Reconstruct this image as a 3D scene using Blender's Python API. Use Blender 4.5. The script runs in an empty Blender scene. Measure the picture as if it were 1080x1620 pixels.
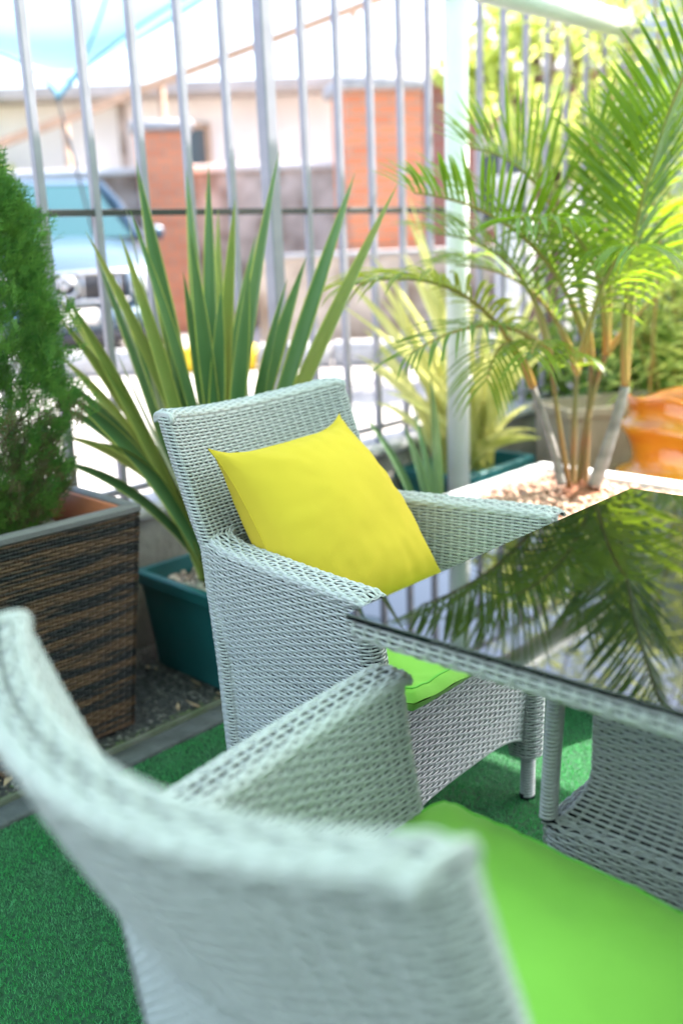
import bpy, math, random
import numpy as np
from math import sin, cos, pi, radians, sqrt, atan2
random.seed(7); rng = np.random.default_rng(7)
SC = bpy.context.scene
COL = SC.collection

# ------------------------------------------------------------------ camera
H = 1.21; PITCH = radians(15.35); ROLL = radians(2.2); FPX = 1575.0
cd = bpy.data.cameras.new('camera'); cam = bpy.data.objects.new('camera', cd); COL.objects.link(cam)
cd.sensor_fit = 'VERTICAL'; cd.sensor_height = 36; cd.lens = 35; cd.clip_start = 0.05; cd.clip_end = 1500
from mathutils import Matrix, Vector, noise
cam.matrix_world = Matrix.Translation((0, 0, H)) @ Matrix.Rotation(pi/2 - PITCH, 4, 'X') @ Matrix.Rotation(-ROLL, 4, 'Z')
cd.dof.use_dof = True; cd.dof.focus_distance = 1.72; cd.dof.aperture_fstop = 1.9
SC.camera = cam
def at(x, y, Y):                                   # photo pixel (1080x1620) at depth Y -> world point
    u = (x-540)/FPX; v = -(y-810)/FPX; c, s = cos(ROLL), sin(ROLL)
    u2 = u*c+v*s; v2 = -u*s+v*c
    d = (u2, cos(PITCH)+v2*sin(PITCH), -sin(PITCH)+v2*cos(PITCH)); k = Y/d[1]
    return np.array([d[0]*k, Y, H+d[2]*k])
# ------------------------------------------------------------------ world, sun, exposure
SUN_EL, SUN_AZ = radians(52), radians(62)          # azimuth from +Y towards +X
w = bpy.data.worlds.new('World'); SC.world = w; w.use_nodes = True
nt = w.node_tree; bg = nt.nodes['Background']
sky = nt.nodes.new('ShaderNodeTexSky'); sky.sky_type = 'NISHITA'; sky.sun_disc = False
sky.sun_elevation = SUN_EL; sky.sun_rotation = SUN_AZ; sky.dust_density = 3.0
nt.links.new(sky.outputs[0], bg.inputs[0]); bg.inputs[1].default_value = 0.15
sd = bpy.data.lights.new('sun', 'SUN'); sd.energy = 5.0; sd.angle = radians(0.6); sd.color = (1, .95, .87)
so = bpy.data.objects.new('sun', sd); COL.objects.link(so)
sdir = Vector((sin(SUN_AZ)*cos(SUN_EL), cos(SUN_AZ)*cos(SUN_EL), sin(SUN_EL)))
so.rotation_euler = sdir.to_track_quat('Z', 'Y').to_euler()
SC.view_settings.view_transform = 'Standard'; SC.view_settings.look = 'None'
SC.view_settings.exposure = 2.3; SC.view_settings.gamma = 1
SC.render.engine = 'CYCLES'
SC.cycles.use_denoising = True; SC.cycles.max_bounces = 10; SC.cycles.transparent_max_bounces = 12
SC.cycles.sample_clamp_indirect = 6; SC.cycles.caustics_reflective = False; SC.cycles.caustics_refractive = False

# ------------------------------------------------------------------ helpers
def tag(o, label=None, cat=None, group=None, kind=None):
    for k, v in (('label', label), ('category', cat), ('group', group), ('kind', kind)):
        if v: o[k] = v
    return o
def empty(name, loc, rz, label, cat, group=None):
    o = bpy.data.objects.new(name, None); COL.objects.link(o); o.location = loc; o.rotation_euler = (0, 0, rz)
    return tag(o, label, cat, group)
def link(name, me, mats, parent=None):
    o = bpy.data.objects.new(name, me); COL.objects.link(o)
    for m in (mats if isinstance(mats, (list, tuple)) else [mats]): me.materials.append(m)
    if parent is not None: o.parent = parent
    return o
class MB:
    """collects shapes; build() links them as one mesh object"""
    def __init__(s): s.V = []; s.F = []; s.M = []; s.n = 0; s.G = []     # G: list of big numpy groups
    def add(s, V, F, m=0):
        s.V += [tuple(v) for v in V]; s.F += [tuple(i+s.n for i in f) for f in F]; s.M += [m]*len(F); s.n += len(V)
    def box(s, c, d, rz=0, m=0, bev=0.0):
        x, y, z = [k/2 for k in d]
        if bev <= 0:
            P = [(-x,-y,-z),(x,-y,-z),(x,y,-z),(-x,y,-z),(-x,-y,z),(x,-y,z),(x,y,z),(-x,y,z)]
            F = [(3,2,1,0),(4,5,6,7),(0,1,5,4),(1,2,6,5),(2,3,7,6),(3,0,4,7)]
        else:
            b = min(bev, x*.9, y*.9, z*.9); P = []
            def ring(xx, yy, zz): 
                return [(-xx+b,-yy,zz),(xx-b,-yy,zz),(xx,-yy+b,zz),(xx,yy-b,zz),(xx-b,yy,zz),(-xx+b,yy,zz),(-xx,yy-b,zz),(-xx,-yy+b,zz)]
            P = ring(x-b, y-b, -z)+ring(x, y, -z+b)+ring(x, y, z-b)+ring(x-b, y-b, z)
            F = [tuple(range(7,-1,-1)), tuple(range(24,32))]
            for r in range(3):
                for i in range(8): j=(i+1)%8; F.append((r*8+i, r*8+j, r*8+8+j, r*8+8+i))
        cs, sn = cos(rz), sin(rz)
        s.add([(c[0]+p[0]*cs-p[1]*sn, c[1]+p[0]*sn+p[1]*cs, c[2]+p[2]) for p in P], F, m)
    def loft(s, rings, m=0, closed=True, cap=True):
        n = len(rings[0]); V = [p for r in rings for p in r]; F = []
        for a in range(len(rings)-1):
            for i in range(n if closed else n-1):
                j = (i+1) % n; F.append((a*n+i, a*n+j, (a+1)*n+j, (a+1)*n+i))
        if cap and closed: F += [tuple(range(n-1,-1,-1)), tuple((len(rings)-1)*n+i for i in range(n))]
        s.add(V, F, m)
    def tube(s, pts, r, n=8, m=0, cap=True):
        pts = [np.array(p, float) for p in pts]; rs = r if isinstance(r, (list, tuple, np.ndarray)) else [r]*len(pts)
        rings = []; ref = None
        for i, p in enumerate(pts):
            t = pts[min(i+1, len(pts)-1)]-pts[max(i-1, 0)]; t /= (np.linalg.norm(t)+1e-9)
            if ref is None: ref = np.array([0, 0, 1.]) if abs(t[2]) < .9 else np.array([1., 0, 0])
            a = ref-t*(ref@t); a /= np.linalg.norm(a)+1e-9; b = np.cross(t, a); ref = a
            rings.append([p+rs[i]*(cos(2*pi*k/n)*a+sin(2*pi*k/n)*b) for k in range(n)])
        s.loft(rings, m, True, cap)
    def lathe(s, prof, c=(0, 0, 0), n=32, m=0, cap=True, wob=None):
        rings = []
        for r, z in prof:
            rings.append([(c[0]+(r+(wob(2*pi*k/n, z) if wob else 0))*cos(2*pi*k/n), c[1]+(r+(wob(2*pi*k/n, z) if wob else 0))*sin(2*pi*k/n), c[2]+z) for k in range(n)])
        s.loft(rings, m, True, cap)
    def grid(s, P, m=0, mask=None, flip=False):    # P: (a, b, 3) numpy
        a, b = P.shape[:2]; idx = np.arange(a*b).reshape(a, b)
        Q = np.stack([idx[:-1,:-1], idx[:-1,1:], idx[1:,1:], idx[1:,:-1]], -1).reshape(-1, 4)
        if flip: Q = Q[:, ::-1]
        V = P.reshape(-1, 3)
        if mask is not None:
            ok = mask(V); Q = Q[ok[Q].all(1)]
        s.G.append((V, Q, m))
    def quads(s, V, Q, m=0): s.G.append((np.asarray(V, float).reshape(-1, 3), np.asarray(Q), m))
    def build(s, name, mats, parent=None, smooth=True, auto=None):
        me = bpy.data.meshes.new(name)
        Vs = [np.array(s.V, float).reshape(-1, 3)]; loops = [np.array([i for f in s.F for i in f], dtype=np.int64)]
        sizes = [np.array([len(f) for f in s.F], dtype=np.int64)]; mi = [np.array(s.M, dtype=np.int64)]; off = s.n
        for V, Q, m in s.G:
            Vs.append(V); loops.append((Q+off).reshape(-1)); sizes.append(np.full(len(Q), Q.shape[1] if Q.ndim > 1 else 4)); mi.append(np.full(len(Q), m)); off += len(V)
        V = np.concatenate(Vs); L = np.concatenate(loops).astype(np.int32); S = np.concatenate(sizes).astype(np.int32); M = np.concatenate(mi).astype(np.int32)
        me.vertices.add(len(V)); me.vertices.foreach_set('co', V.astype(np.float32).ravel())
        me.loops.add(len(L)); me.loops.foreach_set('vertex_index', L)
        me.polygons.add(len(S)); st = np.concatenate([[0], np.cumsum(S)[:-1]]).astype(np.int32)
        me.polygons.foreach_set('loop_start', st); me.polygons.foreach_set('loop_total', S)
        me.polygons.foreach_set('material_index', M)
        me.polygons.foreach_set('use_smooth', np.full(len(S), smooth))
        me.update(calc_edges=True); me.validate()
        if auto:
            try: me.set_sharp_from_angle(angle=radians(auto))
            except Exception: pass
        return link(name, me, mats, parent)

# ------------------------------------------------------------------ materials
def mat(name, col, rough=.5, metal=0, spec=.5, var=0, vscale=8, bump=0, bscale=60, col2=None, emit=None, detail=4, stretch=None, coat=0, transl=0, ramp=(.35, .65), coords='Object', tcol=None, sheen=0):
    m = bpy.data.materials.new(name); m.use_nodes = True; t = m.node_tree; N = t.nodes; Lk = t.links
    b = N['Principled BSDF']; b.inputs['Base Color'].default_value = (*col, 1); b.inputs['Roughness'].default_value = rough
    b.inputs['Metallic'].default_value = metal; b.inputs['Specular IOR Level'].default_value = spec; b.inputs['Coat Weight'].default_value = coat; b.inputs['Sheen Weight'].default_value = sheen; b.inputs['Sheen Roughness'].default_value = .4
    tc = N.new('ShaderNodeTexCoord'); src = tc.outputs[coords]
    if stretch:
        mp = N.new('ShaderNodeMapping'); mp.inputs['Scale'].default_value = stretch; Lk.new(src, mp.inputs[0]); src = mp.outputs[0]
    cs = None
    if col2 is not None or var:
        c2 = col2 or tuple(min(1, c*(1-var)) for c in col); c1 = col if col2 else tuple(min(1, c*(1+var)) for c in col)
        nz = N.new('ShaderNodeTexNoise'); nz.inputs['Scale'].default_value = vscale; nz.inputs['Detail'].default_value = detail; Lk.new(src, nz.inputs[0])
        r = N.new('ShaderNodeValToRGB'); r.color_ramp.elements[0].position, r.color_ramp.elements[1].position = ramp
        r.color_ramp.elements[0].color = (*c1, 1); r.color_ramp.elements[1].color = (*c2, 1)
        Lk.new(nz.outputs[0], r.inputs[0]); Lk.new(r.outputs[0], b.inputs['Base Color']); cs = r.outputs[0]
    if bump:
        nb = N.new('ShaderNodeTexNoise'); nb.inputs['Scale'].default_value = bscale; nb.inputs['Detail'].default_value = 6; Lk.new(src, nb.inputs[0])
        bp = N.new('ShaderNodeBump'); bp.inputs['Strength'].default_value = bump; bp.inputs['Distance'].default_value = .01
        Lk.new(nb.outputs[0], bp.inputs['Height']); Lk.new(bp.outputs[0], b.inputs['Normal'])
    if transl:
        tr = N.new('ShaderNodeBsdfTranslucent'); mx = N.new('ShaderNodeMixShader'); mx.inputs[0].default_value = transl
        hs = N.new('ShaderNodeHueSaturation'); hs.inputs['Value'].default_value = 1.5; hs.inputs['Hue'].default_value = .485; hs.inputs['Saturation'].default_value = 1.0
        if tcol: hs.inputs['Color'].default_value = (*tcol, 1); hs.inputs['Value'].default_value = 1; hs.inputs['Hue'].default_value = .5
        elif cs: Lk.new(cs, hs.inputs['Color'])
        else: hs.inputs['Color'].default_value = (*col, 1)
        Lk.new(hs.outputs[0], tr.inputs[0]); out = N['Material Output']
        Lk.new(b.outputs[0], mx.inputs[1]); Lk.new(tr.outputs[0], mx.inputs[2]); Lk.new(mx.outputs[0], out.inputs[0])
    if emit:
        b.inputs['Emission Color'].default_value = (*emit[:3], 1); b.inputs['Emission Strength'].default_value = emit[3]
    return m
def smudge(m, lo, hi, sc):      # dust and wipe marks: uneven roughness
    t = m.node_tree; n = t.nodes.new('ShaderNodeTexNoise'); n.inputs['Scale'].default_value = sc; n.inputs['Detail'].default_value = 8; n.inputs['Roughness'].default_value = .7; q = t.nodes.new('ShaderNodeMapRange')
    q.inputs['From Min'].default_value = .45; q.inputs['From Max'].default_value = .75; q.inputs['To Min'].default_value = lo; q.inputs['To Max'].default_value = hi; tc = t.nodes.new('ShaderNodeTexCoord')
    t.links.new(tc.outputs['Object'], n.inputs[0]); t.links.new(n.outputs[0], q.inputs[0]); t.links.new(q.outputs[0], t.nodes['Principled BSDF'].inputs['Roughness'])
M_STR = mat('wicker_strand', (.45, .43, .455), .42, var=.10, vscale=90, spec=.5, stretch=(1, 1, 4))
M_BACK = mat('wicker_gap', (.010, .010, .016), .9, spec=.1)
M_FAB = mat('green_fabric', (.235, .50, .07), .7, sheen=.1, var=.05, vscale=5, bump=.15, bscale=900, spec=.2)
M_PIPE = mat('green_piping', (.13, .46, .04), .7, bump=.1, bscale=600)
M_YEL = mat('yellow_fabric', (.55, .385, .035), .85, var=.06, vscale=4, bump=.2, bscale=1100, spec=.15)
M_GLASS = mat('black_glass', (.003, .004, .006), .015, spec=.5); M_GLASS.node_tree.nodes['Principled BSDF'].inputs['IOR'].default_value = 1.64
smudge(M_GLASS, .008, .075, 7)
M_GEDGE = mat('glass_edge', (.012, .012, .03), .1)
M_BWN = mat('brown_strand', (.17, .075, .036), .45, col2=(.022, .018, .020), vscale=1.0, stretch=(2.6, 2.6, 30), detail=2.5, ramp=(.46, .52))
def banded(m):                 # brown and black strands woven in uneven bands
    t = m.node_tree; N = t.nodes; L = t.links; b = N['Principled BSDF']; tc = N.new('ShaderNodeTexCoord')
    def nz(sc, stretch, det):
        mp = N.new('ShaderNodeMapping'); mp.inputs['Scale'].default_value = stretch; L.new(tc.outputs['Object'], mp.inputs[0]); n = N.new('ShaderNodeTexNoise'); n.inputs['Scale'].default_value = sc; n.inputs['Detail'].default_value = det; L.new(mp.outputs[0], n.inputs[0]); return n.outputs[0]
    wv = N.new('ShaderNodeTexWave'); wv.bands_direction = 'Z'; wv.inputs['Scale'].default_value = 5.6; wv.inputs['Distortion'].default_value = .6; wv.inputs['Detail Scale'].default_value = .8; L.new(tc.outputs['Object'], wv.inputs[0])
    def ma(op, x, y, k=None):
        q = N.new('ShaderNodeMath'); q.operation = op; L.new(x, q.inputs[0])
        if isinstance(y, float): q.inputs[1].default_value = y
        else: L.new(y, q.inputs[1])
        return q.outputs[0]
    v = ma('ADD', ma('MULTIPLY', wv.outputs[1], .32), ma('MULTIPLY', nz(1.0, (9, 9, 105), 1), 1.15))
    r = N.new('ShaderNodeValToRGB'); r.color_ramp.elements[0].position = .64; r.color_ramp.elements[1].position = .86
    r.color_ramp.elements[0].color = (.016, .014, .017, 1); r.color_ramp.elements[1].color = (.135, .066, .036, 1)
    L.new(v, r.inputs[0]); L.new(r.outputs[0], b.inputs['Base Color'])
banded(M_BWN)
M_BWB = mat('brown_gap', (.012, .010, .010), .8)
M_RIM = mat('planter_rim', (.17, .15, .16), .5, bump=.3, bscale=200)
M_TERRA = mat('terracotta_liner', (.62, .19, .10), .55, var=.08)
M_TEAL = mat('teal_plastic', (.012, .105, .115), .45, var=.15, vscale=4, bump=.05, bscale=30)
M_PEB = mat('pale_pebbles', (.60, .52, .44), .7, col2=(.36, .28, .22), vscale=28, detail=1, coords='Object')
M_PEBR = mat('rosy_pebbles', (.55, .36, .27), .7, col2=(.34, .18, .12), vscale=28, detail=1)
M_SOIL = mat('dark_soil', (.085, .078, .080), .95, col2=(.028, .026, .028), vscale=60, bump=1, bscale=120, detail=8)
M_GRIT = mat('grit', (.22, .20, .19), .9, col2=(.07, .062, .06), vscale=40)
M_LITTER = mat('dry_leaf', (.42, .30, .20), .8, col2=(.24, .14, .08), vscale=20)
M_MOSS = mat('moss', (.11, .14, .06), .9, col2=(.05, .07, .03), vscale=60)
M_TURFB = mat('turf_base', (.015, .10, .03), .95, col2=(.006, .035, .016), vscale=90)
M_TURF = mat('turf_fibre', (.05, .36, .10), .5, col2=(.12, .34, .17), vscale=7, spec=.3, transl=.15)
M_KERB = mat('kerb_grey', (.075, .078, .085), .8, var=.25, vscale=20, bump=.4, bscale=80)
M_CONC = mat('concrete', (.30, .28, .26), .9, col2=(.19, .17, .155), vscale=5, bump=.5, bscale=40)
M_COPE = mat('coping', (.40, .39, .40), .85, var=.12, vscale=12, bump=.4, bscale=60)
M_ROAD = mat('pale_road', (.47, .44, .42), .9, col2=(.30, .27, .26), vscale=1.3, bump=.3, bscale=20)
M_WHITE = mat('white_paint', (.72, .72, .70), .45, var=.05, vscale=6)
M_WCON = mat('white_planter', (.66, .66, .68), .7, var=.12, vscale=14, bump=.25, bscale=50)
M_BAR = mat('fence_paint', (.28, .26, .32), .3, var=.1, vscale=10)
M_YKERB = mat('yellow_kerb', (.80, .52, .02), .7, var=.12, vscale=9)
M_PHORM = mat('phormium_leaf', (.055, .15, .045), .36, col2=(.15, .24, .09), vscale=3.5, stretch=(1, 1, .4), transl=.12, spec=.6)
M_PHORM2 = mat('phormium_margin', (.42, .44, .10), .45, var=.2, transl=.25)
M_VARI = mat('variegated_leaf', (.62, .58, .26), .45, col2=(.30, .36, .08), vscale=7, transl=.5, tcol=(.80, .76, .30))
M_DRY = mat('dry_stalk', (.48, .43, .30), .7, var=.2)
M_CYP = mat('cypress_green', (.06, .17, .03), .6, col2=(.15, .30, .05), vscale=26, detail=6, transl=.15)
M_CYPB = mat('cypress_brown', (.20, .14, .07), .8, col2=(.10, .11, .04), vscale=20)
M_BARK = mat('bark', (.16, .10, .07), .9, var=.3, vscale=30, bump=.5)
M_PALM = mat('palm_leaf', (.035, .10, .014), .33, col2=(.09, .17, .02), vscale=3, transl=.40, tcol=(.34, .50, .02), spec=.6)
M_PALMY = mat('palm_leaf_yellowing', (.26, .29, .03), .4, col2=(.11, .19, .02), vscale=4, transl=.45, tcol=(.62, .62, .04))
M_RACH = mat('palm_stalk', (.22, .25, .05), .4, col2=(.34, .19, .04), vscale=3, spec=.6)
M_RACH2 = mat('young_palm_stem', (.16, .15, .04), .5, col2=(.22, .10, .03), vscale=6)
M_TRUNK = mat('palm_trunk', (.30, .27, .25), .7, col2=(.17, .15, .14), vscale=2, stretch=(1, 1, 12), bump=.3)
M_ROOT = mat('palm_root', (.24, .09, .045), .9, var=.3, vscale=30, bump=1, bscale=90)
M_BAMB = mat('bamboo_leaf', (.40, .46, .12), .45, col2=(.22, .34, .06), vscale=4, transl=.5, tcol=(.75, .80, .22))
M_SHRUB = mat('shrub_leaf', (.10, .22, .04), .5, col2=(.26, .36, .06), vscale=3, transl=.3)
M_ORANGE = mat('orange_glaze', (.62, .25, .015), .16, col2=(.50, .11, .008), vscale=2, stretch=(1, 1, 4), coat=.5)
def brick_mat(name, c1, c2, mortar, scale):
    m = bpy.data.materials.new(name); m.use_nodes = True; t = m.node_tree; b = t.nodes['Principled BSDF']; b.inputs['Roughness'].default_value = .85
    tc = t.nodes.new('ShaderNodeTexCoord'); sp = t.nodes.new('ShaderNodeSeparateXYZ'); ad = t.nodes.new('ShaderNodeMath'); cb = t.nodes.new('ShaderNodeCombineXYZ')
    br = t.nodes.new('ShaderNodeTexBrick'); br.inputs['Color1'].default_value = (*c1, 1); br.inputs['Color2'].default_value = (*c2, 1); br.inputs['Mortar'].default_value = (*mortar, 1)
    br.inputs['Scale'].default_value = scale; br.inputs['Mortar Size'].default_value = .018; br.inputs['Brick Width'].default_value = .5; br.inputs['Row Height'].default_value = .17
    t.links.new(tc.outputs['Object'], sp.inputs[0]); t.links.new(sp.outputs[0], ad.inputs[0]); t.links.new(sp.outputs[1], ad.inputs[1])
    t.links.new(ad.outputs[0], cb.inputs[0]); t.links.new(sp.outputs[2], cb.inputs[1]); t.links.new(cb.outputs[0], br.inputs[0]); t.links.new(br.outputs[0], b.inputs['Base Color'])
    bp = t.nodes.new('ShaderNodeBump'); bp.inputs['Strength'].default_value = .5; bp.invert = True; bp.inputs['Distance'].default_value = .01
    t.links.new(br.outputs['Fac'], bp.inputs['Height']); t.links.new(bp.outputs[0], b.inputs['Normal'])
    return m
M_BRICK = brick_mat('orange_brick', (.78, .28, .14), (.66, .22, .11), (.46, .30, .22), 2.2)
M_BRICKP = brick_mat('pink_brick', (.42, .20, .15), (.36, .17, .13), (.34, .27, .25), 2.2)
M_WALLB = mat('stained_wall', (.27, .19, .14), .9, col2=(.68, .56, .48), vscale=3, bump=.4)
M_WALLW = mat('pale_wall', (.80, .74, .70), .9, var=.1, vscale=1.2)
M_WOOD = mat('roof_timber', (.50, .33, .22), .7, var=.15, vscale=8)
M_TIN = mat('roof_sheet', (.42, .38, .36), .5, var=.15, vscale=3)
M_WIN = mat('window_glass', (.06, .08, .10), .08)
M_CARB = mat('car_paint', (.055, .10, .145), .3, metal=.2, coat=.6)
M_CARG = mat('car_glass', (.02, .07, .08), .25, spec=.3)
M_CHROME = mat('chrome', (.75, .76, .78), .15, metal=1)
M_DARK = mat('dark_trim', (.02, .02, .028), .4)
M_LAMP = mat('headlight', (.72, .76, .80), .08, coat=1)
M_PLATE = mat('plate', (.75, .70, .66), .5)
M_RUB = mat('rubber', (.02, .02, .02), .8)
M_SAIL = mat('shade_cloth', (.32, .48, .54), .7, transl=.55, spec=.1)
M_CANOPY = mat('canopy_cloth', (.38, .58, .51), .8, transl=.30, spec=.1)
M_LAV = mat('lavender_render', (.42, .45, .56), .8, var=.08, vscale=3)

# ------------------------------------------------------------------ weave
def weave(mb, S, Ls, Lt, pitch=.0066, step=.0195, sign=1, mask=None, A=.0013, w=.0045, h=.0014, ww=.0022, mats=(0, 1), back=True, even=False, backoff=.0036):
    nr = max(1, round(Lt/pitch)); nw = max(2, round(Ls/step))
    if even and nw % 2: nw += 1
    def PN(s, t):
        e = 1e-4; P = S(s, t); ds = S(s+e, t)-S(s-e, t); dt = S(s, t+e)-S(s, t-e)
        N = np.cross(ds, dt)*sign; N /= np.linalg.norm(N, axis=-1, keepdims=True)+1e-12
        ds /= np.linalg.norm(ds, axis=-1, keepdims=True)+1e-12; dt /= np.linalg.norm(dt, axis=-1, keepdims=True)+1e-12
        return P, N, ds, dt
    def strands(P, N, T, off, width, hh, m):       # P (rows, n, 3)
        prof = [(-.5, -.9), (-.42, .25), (0, .6), (.42, .25), (.5, -.9)]
        V = np.stack([P+T*(a*width)+N*((b*hh)+off)[..., None] for a, b in prof], 2)
        r, n, k, _ = V.shape; idx = np.arange(r*n*k).reshape(r, n, k)
        Q = np.stack([idx[:, :-1, :-1], idx[:, :-1, 1:], idx[:, 1:, 1:], idx[:, 1:, :-1]], -1).reshape(-1, 4)
        if sign < 0: Q = Q[:, ::-1]
        V = V.reshape(-1, 3)
        if mask is not None:
            ok = mask(V); Q = Q[ok[Q].all(1)]
        mb.quads(V, Q, m)
    s = np.arange(nw*4+1)/(nw*4.0); t = (np.arange(nr)+.5)/nr
    ss, tt = np.meshgrid(s, t); P, N, ds, dt = PN(ss, tt)
    jit = 1+.25*rng.standard_normal((nr, 1)); sg = ((-1.0)**np.arange(nr))[:, None]
    off = A*np.cos(pi*nw*ss)*sg*np.clip(jit, .6, 1.5)
    P = P+dt*(rng.normal(0, .00022, (nr, 1, 1)))+dt*rng.normal(0, .00013, P.shape[:2]+(1,))
    strands(P, N, dt, off, w, h, mats[0])
    s = np.arange(nw+1)/float(nw); t = np.arange(nr*3+1)/(nr*3.0)
    tt, ss = np.meshgrid(t, s); P, N, ds, dt = PN(ss, tt)
    off = -A*np.cos(pi*(tt*nr-.5))*((-1.0)**np.arange(nw+1))[:, None]
    for q in (-1, 1): strands(P+ds*(q*ww*.78), N, ds, off, ww, h*.8, mats[0])
    if back:
        s = np.linspace(0, 1, max(12, nw)); t = np.linspace(0, 1, max(6, nr//2 if mask is None else nr))
        ss, tt = np.meshgrid(s, t, indexing='ij'); P, N, _, _ = PN(ss, tt)
        mb.grid(P-N*backoff, mats[1], mask)
def lerp(a, b, t): return a+(b-a)*t
def sstep(a, b, x): x = np.clip((x-a)/(b-a), 0, 1); return x*x*(3-2*x)
def wound_post(mb, p0, p1, r, pitch=.0062):
    """a post with cord wound round it: ridges with dark slots"""
    p0 = np.array(p0, float); p1 = np.array(p1, float); L = np.linalg.norm(p1-p0); n = int(L/pitch); K = 18
    a = np.linspace(0, 2*pi, K+1)
    for j in range(n):
        prof = [(-.46, .80), (-.36, .95), (-.1, 1.04), (.1, 1.04), (.36, .95), (.46, .80)]
        P = np.array([[p0+(p1-p0)*((j+.5+q)*pitch/L)+np.array([cos(x), sin(x), 0])*r*rr+(p1-p0)/L*(x/(2*pi))*pitch for x in a] for q, rr in prof])
        mb.grid(P, 0)
    P = np.array([[p0+(p1-p0)*q+np.array([cos(x), sin(x), 0])*r*.84 for x in a] for q in (0, 1)])
    mb.grid(P, 1)

# ------------------------------------------------------------------ wicker armchair (local: x right, y forward, arm fronts at y=0)
ZC = .905; WT = .262; TB = .048; ZA = .656; TA = .061
def rear_y(z):      # outer rear surface at the back's corners
    return np.interp(z, [0, .4, .64, .7, .8, .905, 1], [-.425, -.445, -.468, -.495, -.533, -.570, -.605])
def back_pt(x, z, k):        # k 0 rear face .. 1 front face
    bow = lerp(.045, .085, sstep(.4, .9, z))*(1-(x/WT)**2)
    return rear_y(z)-bow+TB*k
def ztop(x): return ZC-.026*(1-(x/WT)**2)
def make_chair(label, cat, group, loc, heading, flare=0):
    root = empty('wicker_armchair', (loc[0], loc[1], 0), heading-pi/2, label, cat, group)
    mw = [M_STR, M_BACK]
    # backrest: one loop round the slab, then a rounded cap
    mb = MB(); hw = WT-.02; r = TB/2; per = 4*hw+2*pi*r
    def S(s, t):
        s = np.mod(s, 1.0)*per; L1 = 2*hw; L2 = L1+pi*r; L3 = L2+L1
        a2 = (s-L1)/r; a4 = (s-L3)/r
        x = np.where(s < L1, -hw+s, np.where(s < L2, hw+r*np.sin(a2), np.where(s < L3, hw-(s-L2), -hw-r*np.sin(a4))))
        k = np.where(s < L1, 0, np.where(s < L2, .5-.5*np.cos(a2), np.where(s < L3, 1, .5+.5*np.cos(a4))))
        zt = ztop(x)-.014; z = .08+(zt-.08)*t
        return np.stack([x, back_pt(x, z, k), z], -1)
    weave(mb, S, per, ZC-.08, sign=1, even=True)
    def S(s, t):
        x = (s-.5)*2*(WT-.004); a = pi*(t*1.3-.15); drop = .007*np.clip(np.abs(s-.5)*2-.93, 0, 1)/.07
        z = ztop(x)-.011+.012*np.sign(np.sin(a))*np.abs(np.sin(a))**.75-drop
        return np.stack([x, back_pt(x, ztop(x)-.01, .5-.5*np.sign(np.cos(a))*np.abs(np.cos(a))**.8*1.03), z], -1)
    weave(mb, S, 2*WT, .082, sign=1, w=.0058)
    for q in (0.003, .997):                      # wrapped corners closing the ends of the top roll
        e_ = S(np.full(24, q), np.linspace(0, 1, 24)); c_ = e_.mean(0)
        mb.tube([e_[i] for i in range(24)], .0042, 8, 0)
        for f in (.7, .4): mb.tube([c_+(e_[i]-c_)*f+np.array([0, 0, -.001]) for i in range(24)], .0040, 8, 0)
    mb.build('backrest', mw, root)
    # arms with side panels
    for sx in (-1, 1):
        mb = MB(); yf = -.0
        def xo(y, z): return np.interp(z, [0, .43, .56, .66], [.283, .295, .322, .335])-np.interp(z, [0, .45, .66], [.031, .046, .080])*np.clip(-y/.46, 0, 1)**1.25*(1-flare*(sx > 0))+.018*flare*(sx > 0)-.03*sstep(.43, .47, -y)
        def loop(s, z):                             # outer rear -> front -> inner rear
            La = .42; R = TA/2; Lr = pi*R; tot = 2*La+Lr; q = s*tot
            a = (q-La)/R
            y = np.where(q < La, -La-R+q, np.where(q < La+Lr, -R+R*np.sin(a), -R-(q-La-Lr)))
            k = np.where(q < La, 0, np.where(q < La+Lr, .5-.5*np.cos(a), 1))
            return xo(y, z)-TA*k, y*(1+.06*np.clip((z-.3)/.36, -.3, 1)*(k < .5)), tot
        def za(y): return ZA+.012*sstep(.38, .46, -y)
        def S(s, t):
            z = .02+(ZA-.012-.02)*t; x, y, _ = loop(s, z); z = z+(za(y)-ZA)*sstep(.5, .66, z)
            return np.stack([x*sx, y, z], -1)
        def arch(V):
            y = V[:, 1]; c = 1-np.abs((y+.225)/.165)**3
            return V[:, 2] > .11+.07*np.sqrt(np.clip(c, 0, 1))
        weave(mb, S, .93, .63, sign=sx, mask=arch)
        def S(s, t):                                # top of the arm, bending over the front
            y = -.455+.46*s; a = pi*(t*1.3-.15); fr = np.clip((y+.018)/.023, 0, 1)
            z = za(y)-.012+.012*np.sign(np.sin(a))*np.abs(np.sin(a))**.75*(1-.2*fr)-.004*fr**2
            xx = xo(y, ZA)-TA*(.5-.5*np.sign(np.cos(a))*np.abs(np.cos(a))**.8*(1.04-.10*fr))
            return np.stack([xx*sx, y-.002*fr, z], -1)
        weave(mb, S, .46, .084, sign=sx, w=.0058)
        mb.build('arm', mw, root)
    # front apron with an arch
    mb = MB()
    def S(s, t):
        x = (s-.5)*.56; z = .43*t
        return np.stack([x, -.012-.03*(1-z/.43), z], -1)
    def arch(V):
        x = V[:, 0]; c = 1-np.abs(x/.262)**3.2
        return V[:, 2] > .105+.08*np.sqrt(np.clip(c, 0, 1))
    weave(mb, S, .56, .43, sign=-1, mask=arch)
    X = np.linspace(-.262, .262, 40); mb.tube([(x, -.033, .105+.08*sqrt(max(0, 1-abs(x/.262)**3.2))) for x in X], .005, 6, 0)
    mb.build('front_apron', mw, root)
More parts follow.
